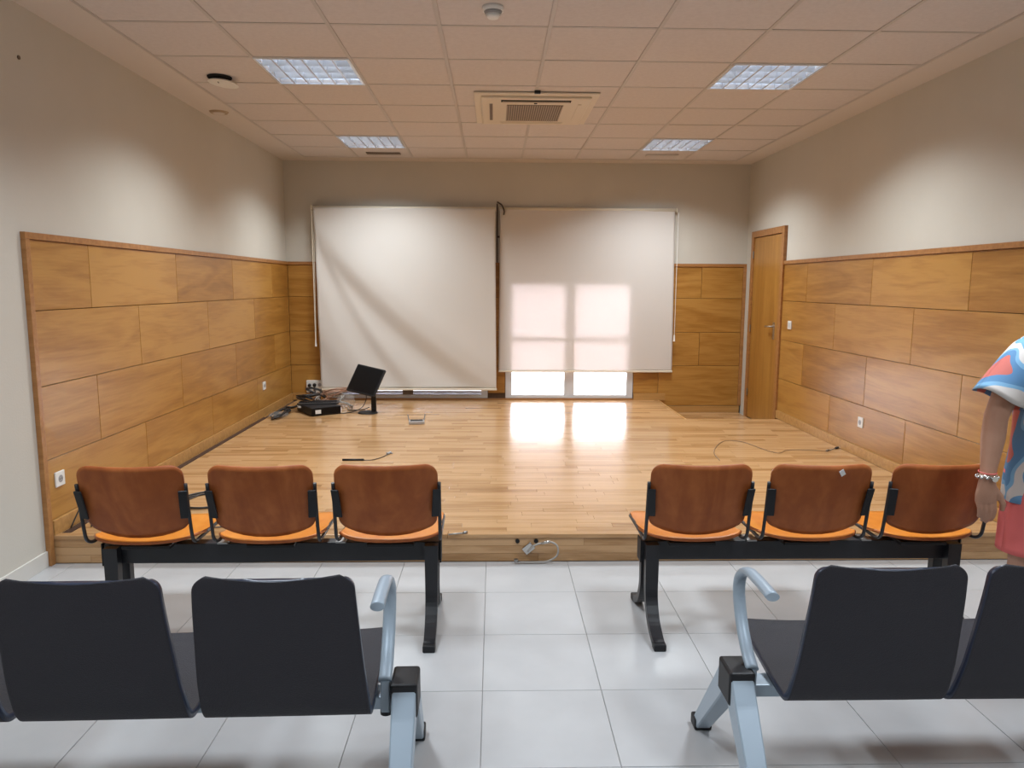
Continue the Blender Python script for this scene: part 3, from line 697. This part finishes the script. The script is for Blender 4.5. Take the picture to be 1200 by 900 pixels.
# clear plastic bag
def blob(cx_, cy_, z, rx, ry, rz, seed, nu=24, nv=12, rough=.25):
    from mathutils import noise
    bm_ = bmesh.new(); bmesh.ops.create_uvsphere(bm_, u_segments=nu, v_segments=nv, radius=1)
    for v in bm_.verts:
        k = 1+rough*noise.noise(v.co*2.2+Vector((seed, seed, 0)))+rough*.5*noise.noise(v.co*6+Vector((seed, 0, 0)))
        v.co = Vector((cx_+v.co.x*rx*k, cy_+v.co.y*ry*k, z+max(0, (v.co.z+.55))*rz*k))
    return bm_
tag(obj('plastic_bag', blob(-2.20, 7.47, SZ+.002, .09, .13, .030, 3), M_clear, smooth=True), 'crumpled clear plastic bag on the boards left of computer', 'plastic bag')
tag(obj('plastic_bag', blob(-1.66, 8.14, SZ+.003, .11, .10, .085, 9), M_clear, smooth=True), 'crumpled clear plastic bag heaped behind the computer', 'plastic bag')
bm = bmesh.new(); box(bm, -.045, .045, -.03, .03, 0, .022, bev=.003); tag(obj('adapter', bm, M_pvc, loc=(-2.03, 7.73, SZ+.05), rot=(0, .1, .5)), 'small white adapter among the cables left of computer', 'adapter')
# router
t = thing('router', 'small grey and black router alone on the parquet', 'router', (-.755, 7.10, SZ)); t.rotation_euler = (0, 0, .12)
bm = bmesh.new(); box(bm, -.075, .075, -.055, .055, 0, .032, bev=.008); obj('case', bm, plain('grey_router', (.38, .36, .35), .35), t, loc=(0, 0, 0))
bm = bmesh.new(); box(bm, -.060, .060, -.040, .035, .031, .035, bev=.001); obj('top_panel', bm, M_blackp, t, loc=(0, 0, 0))
for sx in (-1, 1):
    bm = bmesh.new(); tube(bm, [(sx*.072, .045, .02), (sx*.085, .05, .085)], .005, 8); obj('antenna', bm, M_pvc_d, t, loc=(0, 0, 0))
# thin dark rod with a wire
t = thing('microphone', 'thin black gooseneck microphone lying on the parquet', 'microphone', (-1.0, 5.6, SZ))
bm = bmesh.new(); tube(bm, [(-.165, -.035, .008), (.0, -.035, .008)], .008, 10); obj('stem', bm, M_blackp, t, True, loc=(0, 0, 0))
bm = bmesh.new(); tube(bm, smooth_path([(0, -.035, .006), (.06, -.025, .004), (.12, .06, .004), (.155, .17, .004)], 6), .003, 7); obj('wire', bm, M_cab, t, True, loc=(0, 0, 0))
bm = bmesh.new(); tube(bm, [(.150, .16, .009), (.172, .21, .009)], .009, 10); tube(bm, [(.135, .205, .006), (.19, .195, .006)], .004, 8); obj('clip', bm, M_pvc_d, t, True, loc=(0, 0, 0))
# cable at the right
t = thing('floor_cable', 'thin brown cable curling over the parquet toward right baseboard', 'cable', (0, 0, 0))
bm = bmesh.new(); tube(bm, smooth_path([(1.755, 5.55, SZ+.004), (1.80, 5.85, SZ+.004), (1.95, 6.18, SZ+.004), (2.06, 6.28, SZ+.004), (2.17, 6.22, SZ+.004), (2.24, 5.95, SZ+.004), (2.31, 5.80, SZ+.004), (2.42, 5.90, SZ+.004), (2.55, 5.92, SZ+.004), (2.74, 5.88, SZ+.004)], 7), .0026, 7); obj('cord', bm, plain('light_brown_cable', (.24, .15, .08), .5), t, True)
bm = bmesh.new(); tube(bm, [(2.735, 5.86, SZ+.008), (2.775, 5.90, SZ+.008)], .008, 8); tube(bm, [(2.78, 5.90, SZ+.006), (2.86, 5.96, SZ+.006)], .0035, 8); obj('connector', bm, M_dchrome, t, True)
bm = bmesh.new(); tube(bm, [(2.855, 5.955, SZ+.009), (2.895, 5.99, SZ+.009)], .009, 8); obj('connector', bm, M_cab, t, True)
# coils behind the leftmost seats
for k, (c0, c1, rx, ry, tn, lab) in enumerate(((-1.78, 4.50, .16, .17, 1.9, 'black cable coil on the stage seen between leftmost seats'),
                                            (-1.60, 4.42, .30, .40, 1.0, 'loose brown cable loop on the stage seen between leftmost seats'))):
    tag(obj('cable_coil', coil(c0, c1, SZ, rx, ry, tn, .006 if k == 0 else .004, 11+k, 0, .004), M_cab if k == 0 else MATS['cable_and_gap_brown'], smooth=True), lab, 'cable')
bm = bmesh.new(); tube(bm, smooth_path([(XL+.05, 3.98, SZ+.006), (XL+.07, 4.05, SZ+.10), (XL+.10, 4.12, SZ+.17), (XL+.13, 4.10, SZ+.08), (XL+.15, 4.0, SZ+.006)], 6), .004, 7)
tag(obj('cable_loop', bm, M_cab, smooth=True), 'small black cable loop standing at the near left baseboard', 'cable')
# cable duct strip in the slot along left wall
bm = bmesh.new(); box(bm, XL+.040, XL+.083, SY+.04, 7.45, SZ-.010, SZ+.002)
tag(obj('cable_channel', bm, plain('dark_brown_strip', (.045, .02, .014), .5)), 'dark flat cable channel along the foot of left panelling', 'cable channel')
# holes and wiring on the stage front
t = thing('stage_wiring', 'bare grey cable and metal connector hanging at stage front', 'cable', (.24, SY-.006, 0)); PL[t.name] = (0, 0, 0)
PLx = t
for x in (.130-.24, .232-.24):
    bm = bmesh.new(); cyl(bm, (x, -.001, .116), .012, .008, 14, 'Y'); obj('cable_hole', bm, M_dark, t, loc=(0, 0, 0))
bm = bmesh.new(); tube(bm, smooth_path([(-.055, -.012, .062), (-.02, -.02, .098), (.03, -.025, .116), (.07, -.03, .122), (.105, -.035, .10), (.105, -.035, .05), (.06, -.035, .018), (0, -.035, .010), (-.10, -.035, .010)], 6), .005, 8); obj('cord', bm, MATS['grey_cable'], t, True, loc=(0, 0, 0))
bm = bmesh.new(); cyl(bm, (-.118, -.035, .012), .012, .016, 14, 'Z'); obj('ring_connector', bm, M_dchrome, t, loc=(0, 0, 0))
bm = bmesh.new(); tube(bm, [(.02, -.026, .114), (.065, -.03, .124)], .008, 10); obj('connector', bm, M_chrome, t, True, loc=(0, 0, 0))
bm = bmesh.new(); box(bm, -.03, .03, -.012, -.004, -.022, .022, bev=.002); o = obj('metal_plate', bm, M_chrome, t, loc=(-.05, 0, .078)); o.rotation_euler = (0, -.7, 0)
bm = bmesh.new(); tube(bm, [(-.245, SY-.02, SZ+.006), (-.19, SY-.01, SZ+.008), (-.15, SY+.005, SZ+.007)], .004, 7); tube(bm, [(-.165, SY+.0, SZ+.008), (-.145, SY+.01, SZ+.008)], .008, 8)
tag(obj('cable_end', bm, M_dchrome, smooth=True), 'short metal cable end lying on the stage edge', 'cable')

# ------------------------------------------------------------------ wooden beam seating
def rnd_ends(u, k, r, side):
    a = abs(u)
    return 0 if a < k else r*(1-math.sqrt(max(0, 1-((a-k)/(1-k))**2)))
def ply_back():
    bm_ = bmesh.new(); Wd = .209; H_ = .322
    def fn(u, v):
        zb = .050*abs(u)**2.4+rnd_ends(u, .86, .022, 0); zt = H_-.007*(1-u*u)-rnd_ends(u, .74, .052, 1)
        q = (v+1)/2; z = zb+(zt-zb)*q; x = u*Wd*(.965+.035*min(1, q*1.5))
        y = .030*u*u-.085*(z/H_)-.010*math.sin(PI*z/H_)
        return Vector((x, y, z))
    slab(bm_, fn, 0, 14, .011, us=UROUND); fixn(bm_); return bm_
def ply_seat():
    bm_ = bmesh.new(); Wd = .213
    def fn(u, v):
        y0 = rnd_ends(u, .45, .075, 0)-.012*(1-u*u); y1 = .41-rnd_ends(u, .78, .045, 1)
        q = (v+1)/2; y = y0+(y1-y0)*q; x = u*Wd
        z = -.016*(1-u*u)*(1-.5*q)-.012*q*q*1.0+.012*math.sin(PI*q)*-1+.010*(1-q)**3
        return Vector((x, y, z))
    slab(bm_, fn, 0, 14, .012, us=UROUND, mi_edge=1); fixn(bm_); return bm_
back_me = mesh_of(ply_back(), 'backrest', M_back, True); seat_me = mesh_of(ply_seat(), 'seat', [M_seat, M_back], True)
def add_me(name, me, parent, loc, rot=(0, 0, 0)):
    o = bpy.data.objects.new(name, me); link(o, parent); o.location = loc; o.rotation_euler = rot; return o
def bracket(s):
    bm_ = bmesh.new()
    X = s*.2155
    tube(bm_, smooth_path([(X, -.060, .258), (X, -.045, .16), (X, -.028, .06), (X, -.014, .012), (X*.99, .022, -.010), (X*.985, .08, -.012), (X*.985, .22, -.012), (X*.985, .345, -.014)], 4), (.0075), 8)
    bm_.verts.ensure_lookup_table()
    return bm_
def plate_b(s):
    bm_ = bmesh.new(); vs = box(bm_, -.017, .017, -.004, .004, -.064, .064, bev=.003)
    for v in bm_.verts: pass
    return bm_
br_me = [mesh_of(bracket(s), 'side_bracket', M_black, True) for s in (-1, 1)]
pl_me = [mesh_of(plate_b(s), 'bracket_plate', M_blackp) for s in (-1, 1)]
def wood_bench(label, seats, legs, endx):
    mx_ = sum(endx)/2; t = thing('beam_bench', label, 'bench', (mx_, 3.12, 0), 'wooden seat benches facing the stage')
    bm_ = bmesh.new(); box(bm_, endx[0]-mx_, endx[1]-mx_, -.028, .028, .306, .392, bev=.003); obj('beam', bm_, M_black, t, loc=(0, 0, 0))
    for x in endx:
        bm_ = bmesh.new(); s = 1 if x > mx_ else -1; box(bm_, x-mx_-(.0 if s > 0 else .007), x-mx_+(.007 if s > 0 else .0), -.036, .036, .298, .398, bev=.002); obj('end_cap', bm_, M_blackp, t, loc=(0, 0, 0))
    for x in legs:
        for s, ye in ((-1, -.245), (1, .245)):
            bm_ = bmesh.new()
            pts = smooth_path([(x-mx_, s*.052, .388), (x-mx_, s*.052, .25), (x-mx_, s*.062, .15), (x-mx_, s*.115, .07), (x-mx_, s*.20, .026), (x-mx_, s*.245, .018)], 5)
            k = len(pts); bar_section(bm_, pts, [.058-.012*i/k for i in range(k)], [.040-.014*i/k for i in range(k)]); fixn(bm_)
            lg = obj('leg', bm_, M_black, t, loc=(0, 0, 0))
            bm_ = bmesh.new(); box(bm_, x-mx_-.026, x-mx_+.026, s*.245-.022, s*.245+.022, 0, .030, bev=.005); obj('foot', bm_, M_blackp, lg, loc=(0, 0, 0))
    for n_, x in enumerate(seats):
        add_me('seat', seat_me, t, (x-mx_, -.145, .446))
        bk = add_me('backrest', back_me, t, (x-mx_, -.140, .462))
        for q, s in enumerate((-1, 1)):
            b1 = add_me('side_bracket', br_me[q], t, (x-mx_, -.128, .443)); 
            add_me('bracket_plate', pl_me[q], b1, (s*.203, -.0575, .170), (math.radians(15), 0, math.radians(14)*s))
        bm_ = bmesh.new(); box(bm_, -.10, .10, -.10, .20, .394, .410, bev=.003); o = obj('seat_mount', bm_, M_blackp, t, loc=(x-mx_, 0, 0))
        if n_:
            bm_ = bmesh.new(); box(bm_, -.022, .022, -.04, .03, .392, .401, bev=.002); o = obj('clamp', bm_, M_dchrome, t, loc=(x-mx_-.22, 0, 0)); o['label'] = 'silver clamp on the beam'
    return t
b1 = wood_bench('left bench of three brown plywood seats on black beam, facing stage', (-1.462, -.946, -.442), (-1.625, -.270), (-1.672, -.236))
b1.rotation_euler.z = math.radians(.9); b1.location = (b1.location.x, 3.112, 0)
b2 = wood_bench('right bench of three brown plywood seats on black beam, facing stage', (.855, 1.353, 1.862), (.690, 2.020), (.650, 2.062))
bm = bmesh.new(); box(bm, -.010, .010, -.001, .001, -.014, .014); tag(obj('sticker', bm, M_pvc, loc=(1.417, 2.882, .752), rot=(.28, -.6, 0)), 'small torn white sticker on middle backrest of the right wooden bench', 'sticker')

# ------------------------------------------------------------------ dark upholstered beam seating
def shell():
    """one curved shell: back, tight bend and seat. v from -1 (top of back) to 1 (front of seat)"""
    bm_ = bmesh.new()
    prof = [(-.085, .785), (-.074, .70), (-.055, .60), (-.034, .50), (-.012, .43), (.002, .395), (.018, .372), (.042, .360), (.08, .360), (.16, .368), (.26, .382), (.36, .396), (.415, .400), (.435, .392)]
    P = smooth_path([(0, a, b__) for a, b__ in prof], 3)
    def ends(P_):
        a, b__ = P_[0], P_[1:]; d = (P_[1]-P_[0]).normalized(); e = (P_[-2]-P_[-1]).normalized(); r = .034
        ks = [1-math.cos(PI/2*i/7) for i in range(8)]
        mid = [p for p in P_ if (p-P_[0]).length > r*1.1 and (p-P_[-1]).length > r*1.1]
        return [P_[0]+d*r*k for k in ks]+mid+[P_[-1]+e*r*k for k in ks[::-1]]
    P = ends(P)
    Lp = [0]
    for a, b__ in zip(P, P[1:]): Lp.append(Lp[-1]+(b__-a).length)
    tot = Lp[-1]; K = len(P)
    def fn(u, v):
        i = int(round((v+1)/2*(K-1))); p = P[i]; s = Lp[i]/tot
        wd = (.196+.022*min(1, s/.45)) if s < .5 else .218
        # rounded outer corners at the two free ends
        e0 = Lp[i]; e1 = tot-Lp[i]; r = .034
        for e_ in (e0, e1):
            if e_ < r: wd -= r-math.sqrt(max(0, r*r-(r-e_)**2))
        wrap = .013*u*u*max(0, 1-s/.5)
        dish = -.010*(1-u*u)*(1 if s > .5 else 0)*min(1, (s-.5)*6)
        dip = -.004*(1-u*u)*max(0, 1-Lp[i]/.2)
        return Vector((u*wd, p.y+wrap, p.z+dish+dip))
    vs = [-1+2*i/(K-1) for i in range(K)]
    slab(bm_, fn, 0, 0, .020, us=[-1, -.97, -.9, -.75, -.5, -.25, 0, .25, .5, .75, .9, .97, 1], vs=vs, mi_edge=1); fixn(bm_)
    return bm_
sh_me = mesh_of(shell(), 'seat_shell', [M_navy, M_edge_sheen], True)
def navy_bench(label, y, sx, seats, arms_x, leg_x, far_x):
    t = thing('waiting_bench', label, 'bench', (leg_x, y+.14, 0), 'dark upholstered benches in the foreground'); t.rotation_euler = (0, 0, math.radians(1.2 if sx > 0 else 0))
    a, b__ = sorted((0, far_x-leg_x))
    bm_ = bmesh.new(); box(bm_, a, b__, -.025, .045, .312, .350, bev=.004); obj('beam', bm_, M_silver, t, loc=(0, 0, 0))
    for lx in (0, far_x-leg_x):
        for s in (-1, 1):
            bm_ = bmesh.new(); pts = [(lx, s*.018, .372), (lx, s*.07, .30), (lx, s*.315, .022)]
            bar_section(bm_, [pts[0], pts[1], pts[2]], [.066, .066, .050], [.070, .070, .045]); fixn(bm_)
            bmesh.ops.bevel(bm_, geom=bm_.edges[:], offset=.004, segments=1, affect='EDGES')
            lg = obj('leg', bm_, M_silver, t, loc=(0, 0, 0))
            bm_ = bmesh.new(); box(bm_, lx-.030, lx+.030, s*.325-.030, s*.325+.026, 0, .040, bev=.006); o = obj('foot', bm_, M_blackp, lg, loc=(0, 0, 0))
        bm_ = bmesh.new(); box(bm_, lx-.038, lx+.038, -.055, .055, .300, .402, bev=.008); o = obj('leg_cap', bm_, M_blackp, t, loc=(0, 0, 0)); o['label'] = 'black cap joining legs and beam'
    for x in seats:
        add_me('seat_shell', sh_me, t, (x-leg_x, -.14, 0))
        bm_ = bmesh.new(); box(bm_, -.03, .03, -.05, .16, .335, .358, bev=.004); obj('seat_mount', bm_, M_silver, t, loc=(x-leg_x, 0, 0))
    ax = arms_x-leg_x
    path = smooth_path([(ax, -.145, .672), (ax, -.05, .674), (ax, .045, .668), (ax, .105, .632), (ax, .118, .575), (ax, .085, .50), (ax, .03, .435), (ax, -.025, .398)], 6)
    bm_ = bmesh.new(); tube(bm_, path, (.019, .0125), 16); fixn(bm_); obj('armrest', bm_, M_silver, t, True, loc=(0, 0, 0))
    bm_ = bmesh.new(); box(bm_, ax-.013, ax+.013, -.030, .015, .305, .400, bev=.004); obj('armrest_post', bm_, M_silver, t, loc=(0, 0, 0))
    bm_ = bmesh.new(); cyl(bm_, (ax, -.008, .292), .017, .018, 16); obj('post_tip', bm_, M_blackp, t, loc=(0, 0, 0))
    return t
navy_bench('dark padded bench with silver arm at lower left foreground', 1.83, 1, (-.548, -1.022, -1.496), -.305, -.250, -1.86)
navy_bench('dark padded bench with silver arm at lower right foreground', 1.875, -1, (1.032, 1.490, 1.945), .752, .715, 2.28)

# ------------------------------------------------------------------ person
def person():
    ox, oy = 2.135, 2.70
    t = thing('person', 'person in blue and white printed blouse and coral shorts at right edge', 'person', (ox, oy, 0))
    b_ = bmesh.new()
    T_ = lambda pts, r, n=14: tube(b_, pts, r, n)
    def V3(x, y, z): return (x, y, z)
    # trunk (widths along X, depths along Y)
    def ring_stack(rings, n=20):
        R_ = []
        for (cx_, cy_, z, rx, ry) in rings:
            R_.append([b_.verts.new((cx_+rx*math.cos(2*PI*j/n), cy_+ry*math.sin(2*PI*j/n), z)) for j in range(n)])
        for A, B in zip(R_, R_[1:]):
            for j in range(n): b_.faces.new((A[j], A[(j+1) % n], B[(j+1) % n], B[j]))
        b_.faces.new(R_[0][::-1]); b_.faces.new(R_[-1])
    ring_stack([(0, 0, .70, .10, .09), (0, 0, .76, .138, .105), (0, 0, .84, .142, .11), (0, 0, .92, .145, .105), (0, 0, 1.0, .130, .095), (0, 0, 1.10, .142, .105),
                (0, 0, 1.18, .155, .108), (0, 0, 1.26, .160, .095), (0, .005, 1.31, .125, .075), (0, .01, 1.335, .06, .06), (0, .005, 1.37, .052, .055), (0, -.005, 1.43, .05, .052)])
    # legs
    for s in (-1, 1):
        x = s*.075
        T_([(x, 0, .80), (x*1.02, -.005, .70), (x*.98, -.005, .55), (x*.95, 0, .44), (x*.95, .01, .36), (x*.95, .015, .28), (x*.95, .01, .12), (x*.95, .005, .05)],
           [.074, .072, .062, .053, .052, .053, .036, .036])
        T_([(x*.95, .035, .035), (x*.97, -.03, .035), (x*1.0, -.12, .026), (x*1.02, -.175, .018)], [(.034, .030), (.036, .032), (.044, .022), (.034, .014)])
    # arms: image-left arm hangs by the end of the bench
    def arm(sh, el, wr):
        T_([sh, tuple(Vector(sh).lerp(Vector(el), .5)), el, tuple(Vector(el).lerp(Vector(wr), .35)), tuple(Vector(el).lerp(Vector(wr), .8)), wr], [.050, .046, .041, .041, .029, .026])
    SH = (-.155, 0, 1.265); EL = (-.248, -.02, 1.02); WR = (-.288, -.06, .790)
    arm(SH, EL, WR)
    arm((.155, 0, 1.255), (.215, .02, 1.0), (.225, -.02, .775))
    # hands
    def hand(wr, mirror, grip):
        w_ = Vector(wr)
        # palm faces back (+Y), knuckles to the front; m = thumb side
        m = mirror
        T_([tuple(w_+Vector((0, 0, .02))), tuple(w_+Vector((0, -.002, -.02))), tuple(w_+Vector((0, -.004, -.055))), tuple(w_+Vector((0, -.002, -.088)))],
           [(.027, .020), (.035, .019), (.043, .018), (.041, .014)], 14)
        base = w_+Vector((0, -.002, -.082))
        for k, (dx, L_) in enumerate(((-.031, .072), (-.0105, .090), (.0105, .096), (.031, .090))):
            dx *= -m if False else 1
            # k=0 little finger (away from thumb) when thumb is on +X
            x = dx*m
            a = base+Vector((x, 0, .004)); c = grip
            p1 = a+Vector((-x*.05+.007*m, -.004, -L_*.42))
            p2 = p1+Vector((.007*m-x*.08, .004+.20*c*L_, -L_*.36)); p3 = p2+Vector((.004*m-x*.08, .006+.25*c*L_, -L_*.24))
            T_([tuple(a), tuple(p1), tuple(p2), tuple(p3)], [.0098, .0092, .0084, .0070], 10)
        th = w_+Vector((.026*m, 0, -.035))
        T_([tuple(th), tuple(th+Vector((.026*m, -.004, -.030))), tuple(th+Vector((.040*m, -.006, -.060))), tuple(th+Vector((.042*m, .0, -.088)))], [.0155, .0130, .0112, .0088], 10)
    hand(WR, 1, .5); hand((.225, -.02, .775), -1, .5)
    # head with face
    hc = Vector((0, -.022, 1.515)); bmesh_e = []
    def ell(c, rx, ry, rz, n=20):
        r_ = bmesh.ops.create_uvsphere(b_, u_segments=n, v_segments=n//2, radius=1)
        for v in r_['verts']: v.co = Vector((c[0]+v.co.x*rx, c[1]+v.co.y*ry, c[2]+v.co.z*rz))
    ell(hc+Vector((0, .012, .018)), .072, .090, .088); ell(hc+Vector((0, -.018, -.035)), .055, .062, .072)
    ell(hc+Vector((0, -.052, -.082)), .024, .022, .020)          # chin
    ell(hc+Vector((0, -.088, -.012)), .012, .020, .024); ell(hc+Vector((0, -.083, .012)), .009, .012, .03)   # nose
    ell(hc+Vector((0, -.072, -.048)), .024, .012, .010)          # lips
    for s in (-1, 1):
        ell(hc+Vector((s*.030, -.080, .020)), .021, .014, .007); ell(hc+Vector((s*.074, .012, -.002)), .010, .018, .030); ell(hc+Vector((s*.036, -.058, -.022)), .022, .018, .018)
    body = obj('body', b_, M_skin, t, loc=(0, 0, 0))
    rm = body.modifiers.new('fuse', 'REMESH'); rm.mode = 'VOXEL'; rm.voxel_size = .0042; rm.use_smooth_shade = True
    sm = body.modifiers.new('soften', 'SMOOTH'); sm.factor = .5; sm.iterations = 4
    for s in (-1, 1):
        bm_ = bmesh.new(); bmesh.ops.create_uvsphere(bm_, u_segments=14, v_segments=10, radius=.0115); obj('eye', bm_, M_pvc, t, True, loc=(s*.030, -.0875, 1.5195))
        bm_ = bmesh.new(); bmesh.ops.create_uvsphere(bm_, u_segments=12, v_segments=8, radius=.0055); obj('iris', bm_, M_hair, t, True, loc=(s*.030, -.0945, 1.5185))
        bm_ = bmesh.new(); tube(bm_, smooth_path([(s*.014, -.0975, 1.538), (s*.03, -.0995, 1.544), (s*.048, -.090, 1.539)], 4), .0025, 6); obj('eyebrow', bm_, M_hair, t, True, loc=(0, 0, 0))
    bm_ = bmesh.new(); tube(bm_, smooth_path([(-.020, -.098, 1.467), (0, -.105, 1.465), (.020, -.098, 1.467)], 4), .0045, 8); obj('lips', bm_, plain('lips', (.38, .12, .10), .4), t, True, loc=(0, 0, 0))
    # hair: cap with a shoulder-length back
    bm_ = bmesh.new()
    from mathutils import noise
    def hf(u, v):
        a = u*PI*.72+PI/2; q = (1-v)/2                       # around the back of the head, down
        if q < .45:
            e_ = q/.45*PI/2; rr = math.sin(e_); z = 1.537+.098*math.cos(e_)
        else: rr = 1-.12*math.sin((q-.45)/.55*PI)*.5; z = 1.537-(q-.45)/.55*.20
        x = math.cos(a)*.084*rr; y = -.008+math.sin(a)*.100*rr
        return Vector((x, y, z))+Vector((0, .004*noise.noise(Vector((u*9, v*2, 0))), 0))
    slab(bm_, hf, 28, 20, .014); fixn(bm_); obj('hair', bm_, M_hair, t, True, loc=(0, 0, 0))
    bm_ = bmesh.new()
    def ff(u, v):
        a = -PI/2+u*.9; e_ = (1-v)/2*PI*.36
        return Vector((math.cos(a)*.082*math.sin(e_), -.008+math.sin(a)*.098*math.sin(e_), 1.537+.098*math.cos(e_)))
    slab(bm_, ff, 16, 10, .010); fixn(bm_); obj('fringe', bm_, M_hair, t, True, loc=(0, 0, 0))
    # blouse: loose trunk with open collar
    def loft(rings, th, mat, name, n=40, wave=.0, open_front=False):
        bm2 = bmesh.new()
        def fn(u, v):
            q = (1-v)/2*(len(rings)-1); i = min(int(q), len(rings)-2); f = q-i; a, c = rings[i], rings[i+1]
            cx_, cy_, z, rx, ry = [a[k]*(1-f)+c[k]*f for k in range(5)]
            an = u*PI-PI/2
            w_ = 1+wave*math.sin(an*9+z*14)*((1-v)/2)
            return Vector((cx_+rx*w_*math.cos(an), cy_+ry*w_*math.sin(an), z))
        slab(bm2, fn, n, 26, th); fixn(bm2); return obj(name, bm2, mat, t, True, loc=(0, 0, 0))
    loft([(0, .012, 1.375, .066, .066), (0, .01, 1.345, .085, .080), (0, .005, 1.315, .145, .095), (0, 0, 1.28, .172, .104), (0, 0, 1.20, .160, .112), (0, -.005, 1.08, .150, .115), (0, -.005, .96, .150, .118),
          (0, -.005, .84, .158, .124), (0, -.005, .76, .163, .128), (0, -.005, .690, .163, .130)], .003, M_blouse, 'blouse', wave=.03)
    def sleeve(s, name):
        bm2 = bmesh.new(); A = Vector((s*.118, 0, 1.285)); B = Vector((s*.232, -.012, 1.085)); ax_ = (B-A).normalized()
        U_ = Vector((0, 1, 0)); W_ = ax_.cross(U_).normalized()
        def fn(u, v):
            q = (1-v)/2; r_ = .052+.032*math.sqrt(q); an = u*PI
            c = A+(B-A)*q*(1+.03*math.sin(an*3))
            out = W_*math.cos(an)*r_+U_*math.sin(an)*r_*.95
            if out.x*s > 0: out.x *= 1+.28*q
            return c+out
        slab(bm2, fn, 30, 12, .003); fixn(bm2); obj(name, bm2, M_blouse, t, True, loc=(0, 0, 0))
    sleeve(-1, 'sleeve'); sleeve(1, 'sleeve')
    bm_ = bmesh.new()
    cf = lambda u, v: Vector(((.070+.022*(1-v)/2)*math.cos(u*PI*.82+PI/2), .006+(.068+.022*(1-v)/2)*math.sin(u*PI*.82+PI/2), 1.385-.035*(1-v)/2-.012*abs(u)))
    slab(bm_, cf, 24, 4, .003); fixn(bm_); obj('collar', bm_, M_blouse, t, True, loc=(0, 0, 0))
    # shorts
    for s in (-1, 1):
        bm2 = bmesh.new()
        def fn(u, v, s=s):
            q = (1-v)/2; an = u*PI; x = s*(.070+.010*q)
            return Vector((x+(.082+.004*q)*math.cos(an), -.003+(.112-.012*q)*math.sin(an), .80-.31*q))
        slab(bm2, fn, 28, 14, .004); fixn(bm2); o = obj('shorts_leg', bm2, M_coral, t, True, loc=(0, 0, 0))
    loft([(0, -.003, .93, .140, .108), (0, -.003, .86, .147, .116), (0, -.003, .78, .152, .118), (0, -.003, .70, .150, .112)], .004, M_coral, 'shorts_top')
    # bracelets on the hanging wrist
    wv = Vector(WR)+Vector((0, 0, .012))
    bm_ = bmesh.new()
    ring = [tuple(wv+Vector((.034*math.cos(a), .029*math.sin(a), .004*math.sin(a*2)))) for a in [2*PI*k/24 for k in range(24)]]
    tube(bm_, ring, .0042, 8, closed=True)
    for k in range(12):
        a = 2*PI*k/12; r_ = bmesh.ops.create_icosphere(bm_, subdivisions=1, radius=.0068)
        for v in r_['verts']: v.co += wv+Vector((.036*math.cos(a), .031*math.sin(a), -.002))
    cyl(bm_, wv+Vector((.006, -.038, -.003)), .011, .006, 16, 'Y'); tag2 = obj('bracelet', bm_, plain('silver', (.75, .74, .72), .2, 1.), t, True, loc=(0, 0, 0)); tag2['label'] = 'silver bracelet'
    bm_ = bmesh.new(); ring = [tuple(wv+Vector((.031*math.cos(a), .027*math.sin(a), .016+.003*math.sin(a)))) for a in [2*PI*k/24 for k in range(24)]]
    tube(bm_, ring, .002, 6, closed=True); obj('thin_bracelet', bm_, M_coral, t, True, loc=(0, 0, 0))
    # sandals
    for s in (-1, 1):
        bm_ = bmesh.new(); x = s*.083
        box(bm_, x-.045, x+.045, -.195, .075, 0, .012, bev=.005); obj('sandal_sole', bm_, M_hole, t, loc=(0, 0, 0))
        bm_ = bmesh.new(); tube(bm_, smooth_path([(x-.044, -.10, .008), (x-.035, -.10, .045), (x, -.10, .056), (x+.035, -.10, .045), (x+.044, -.10, .008)], 4), (.004), 8); obj('sandal_strap', bm_, M_hole, t, True, loc=(0, 0, 0))
    return t
person()
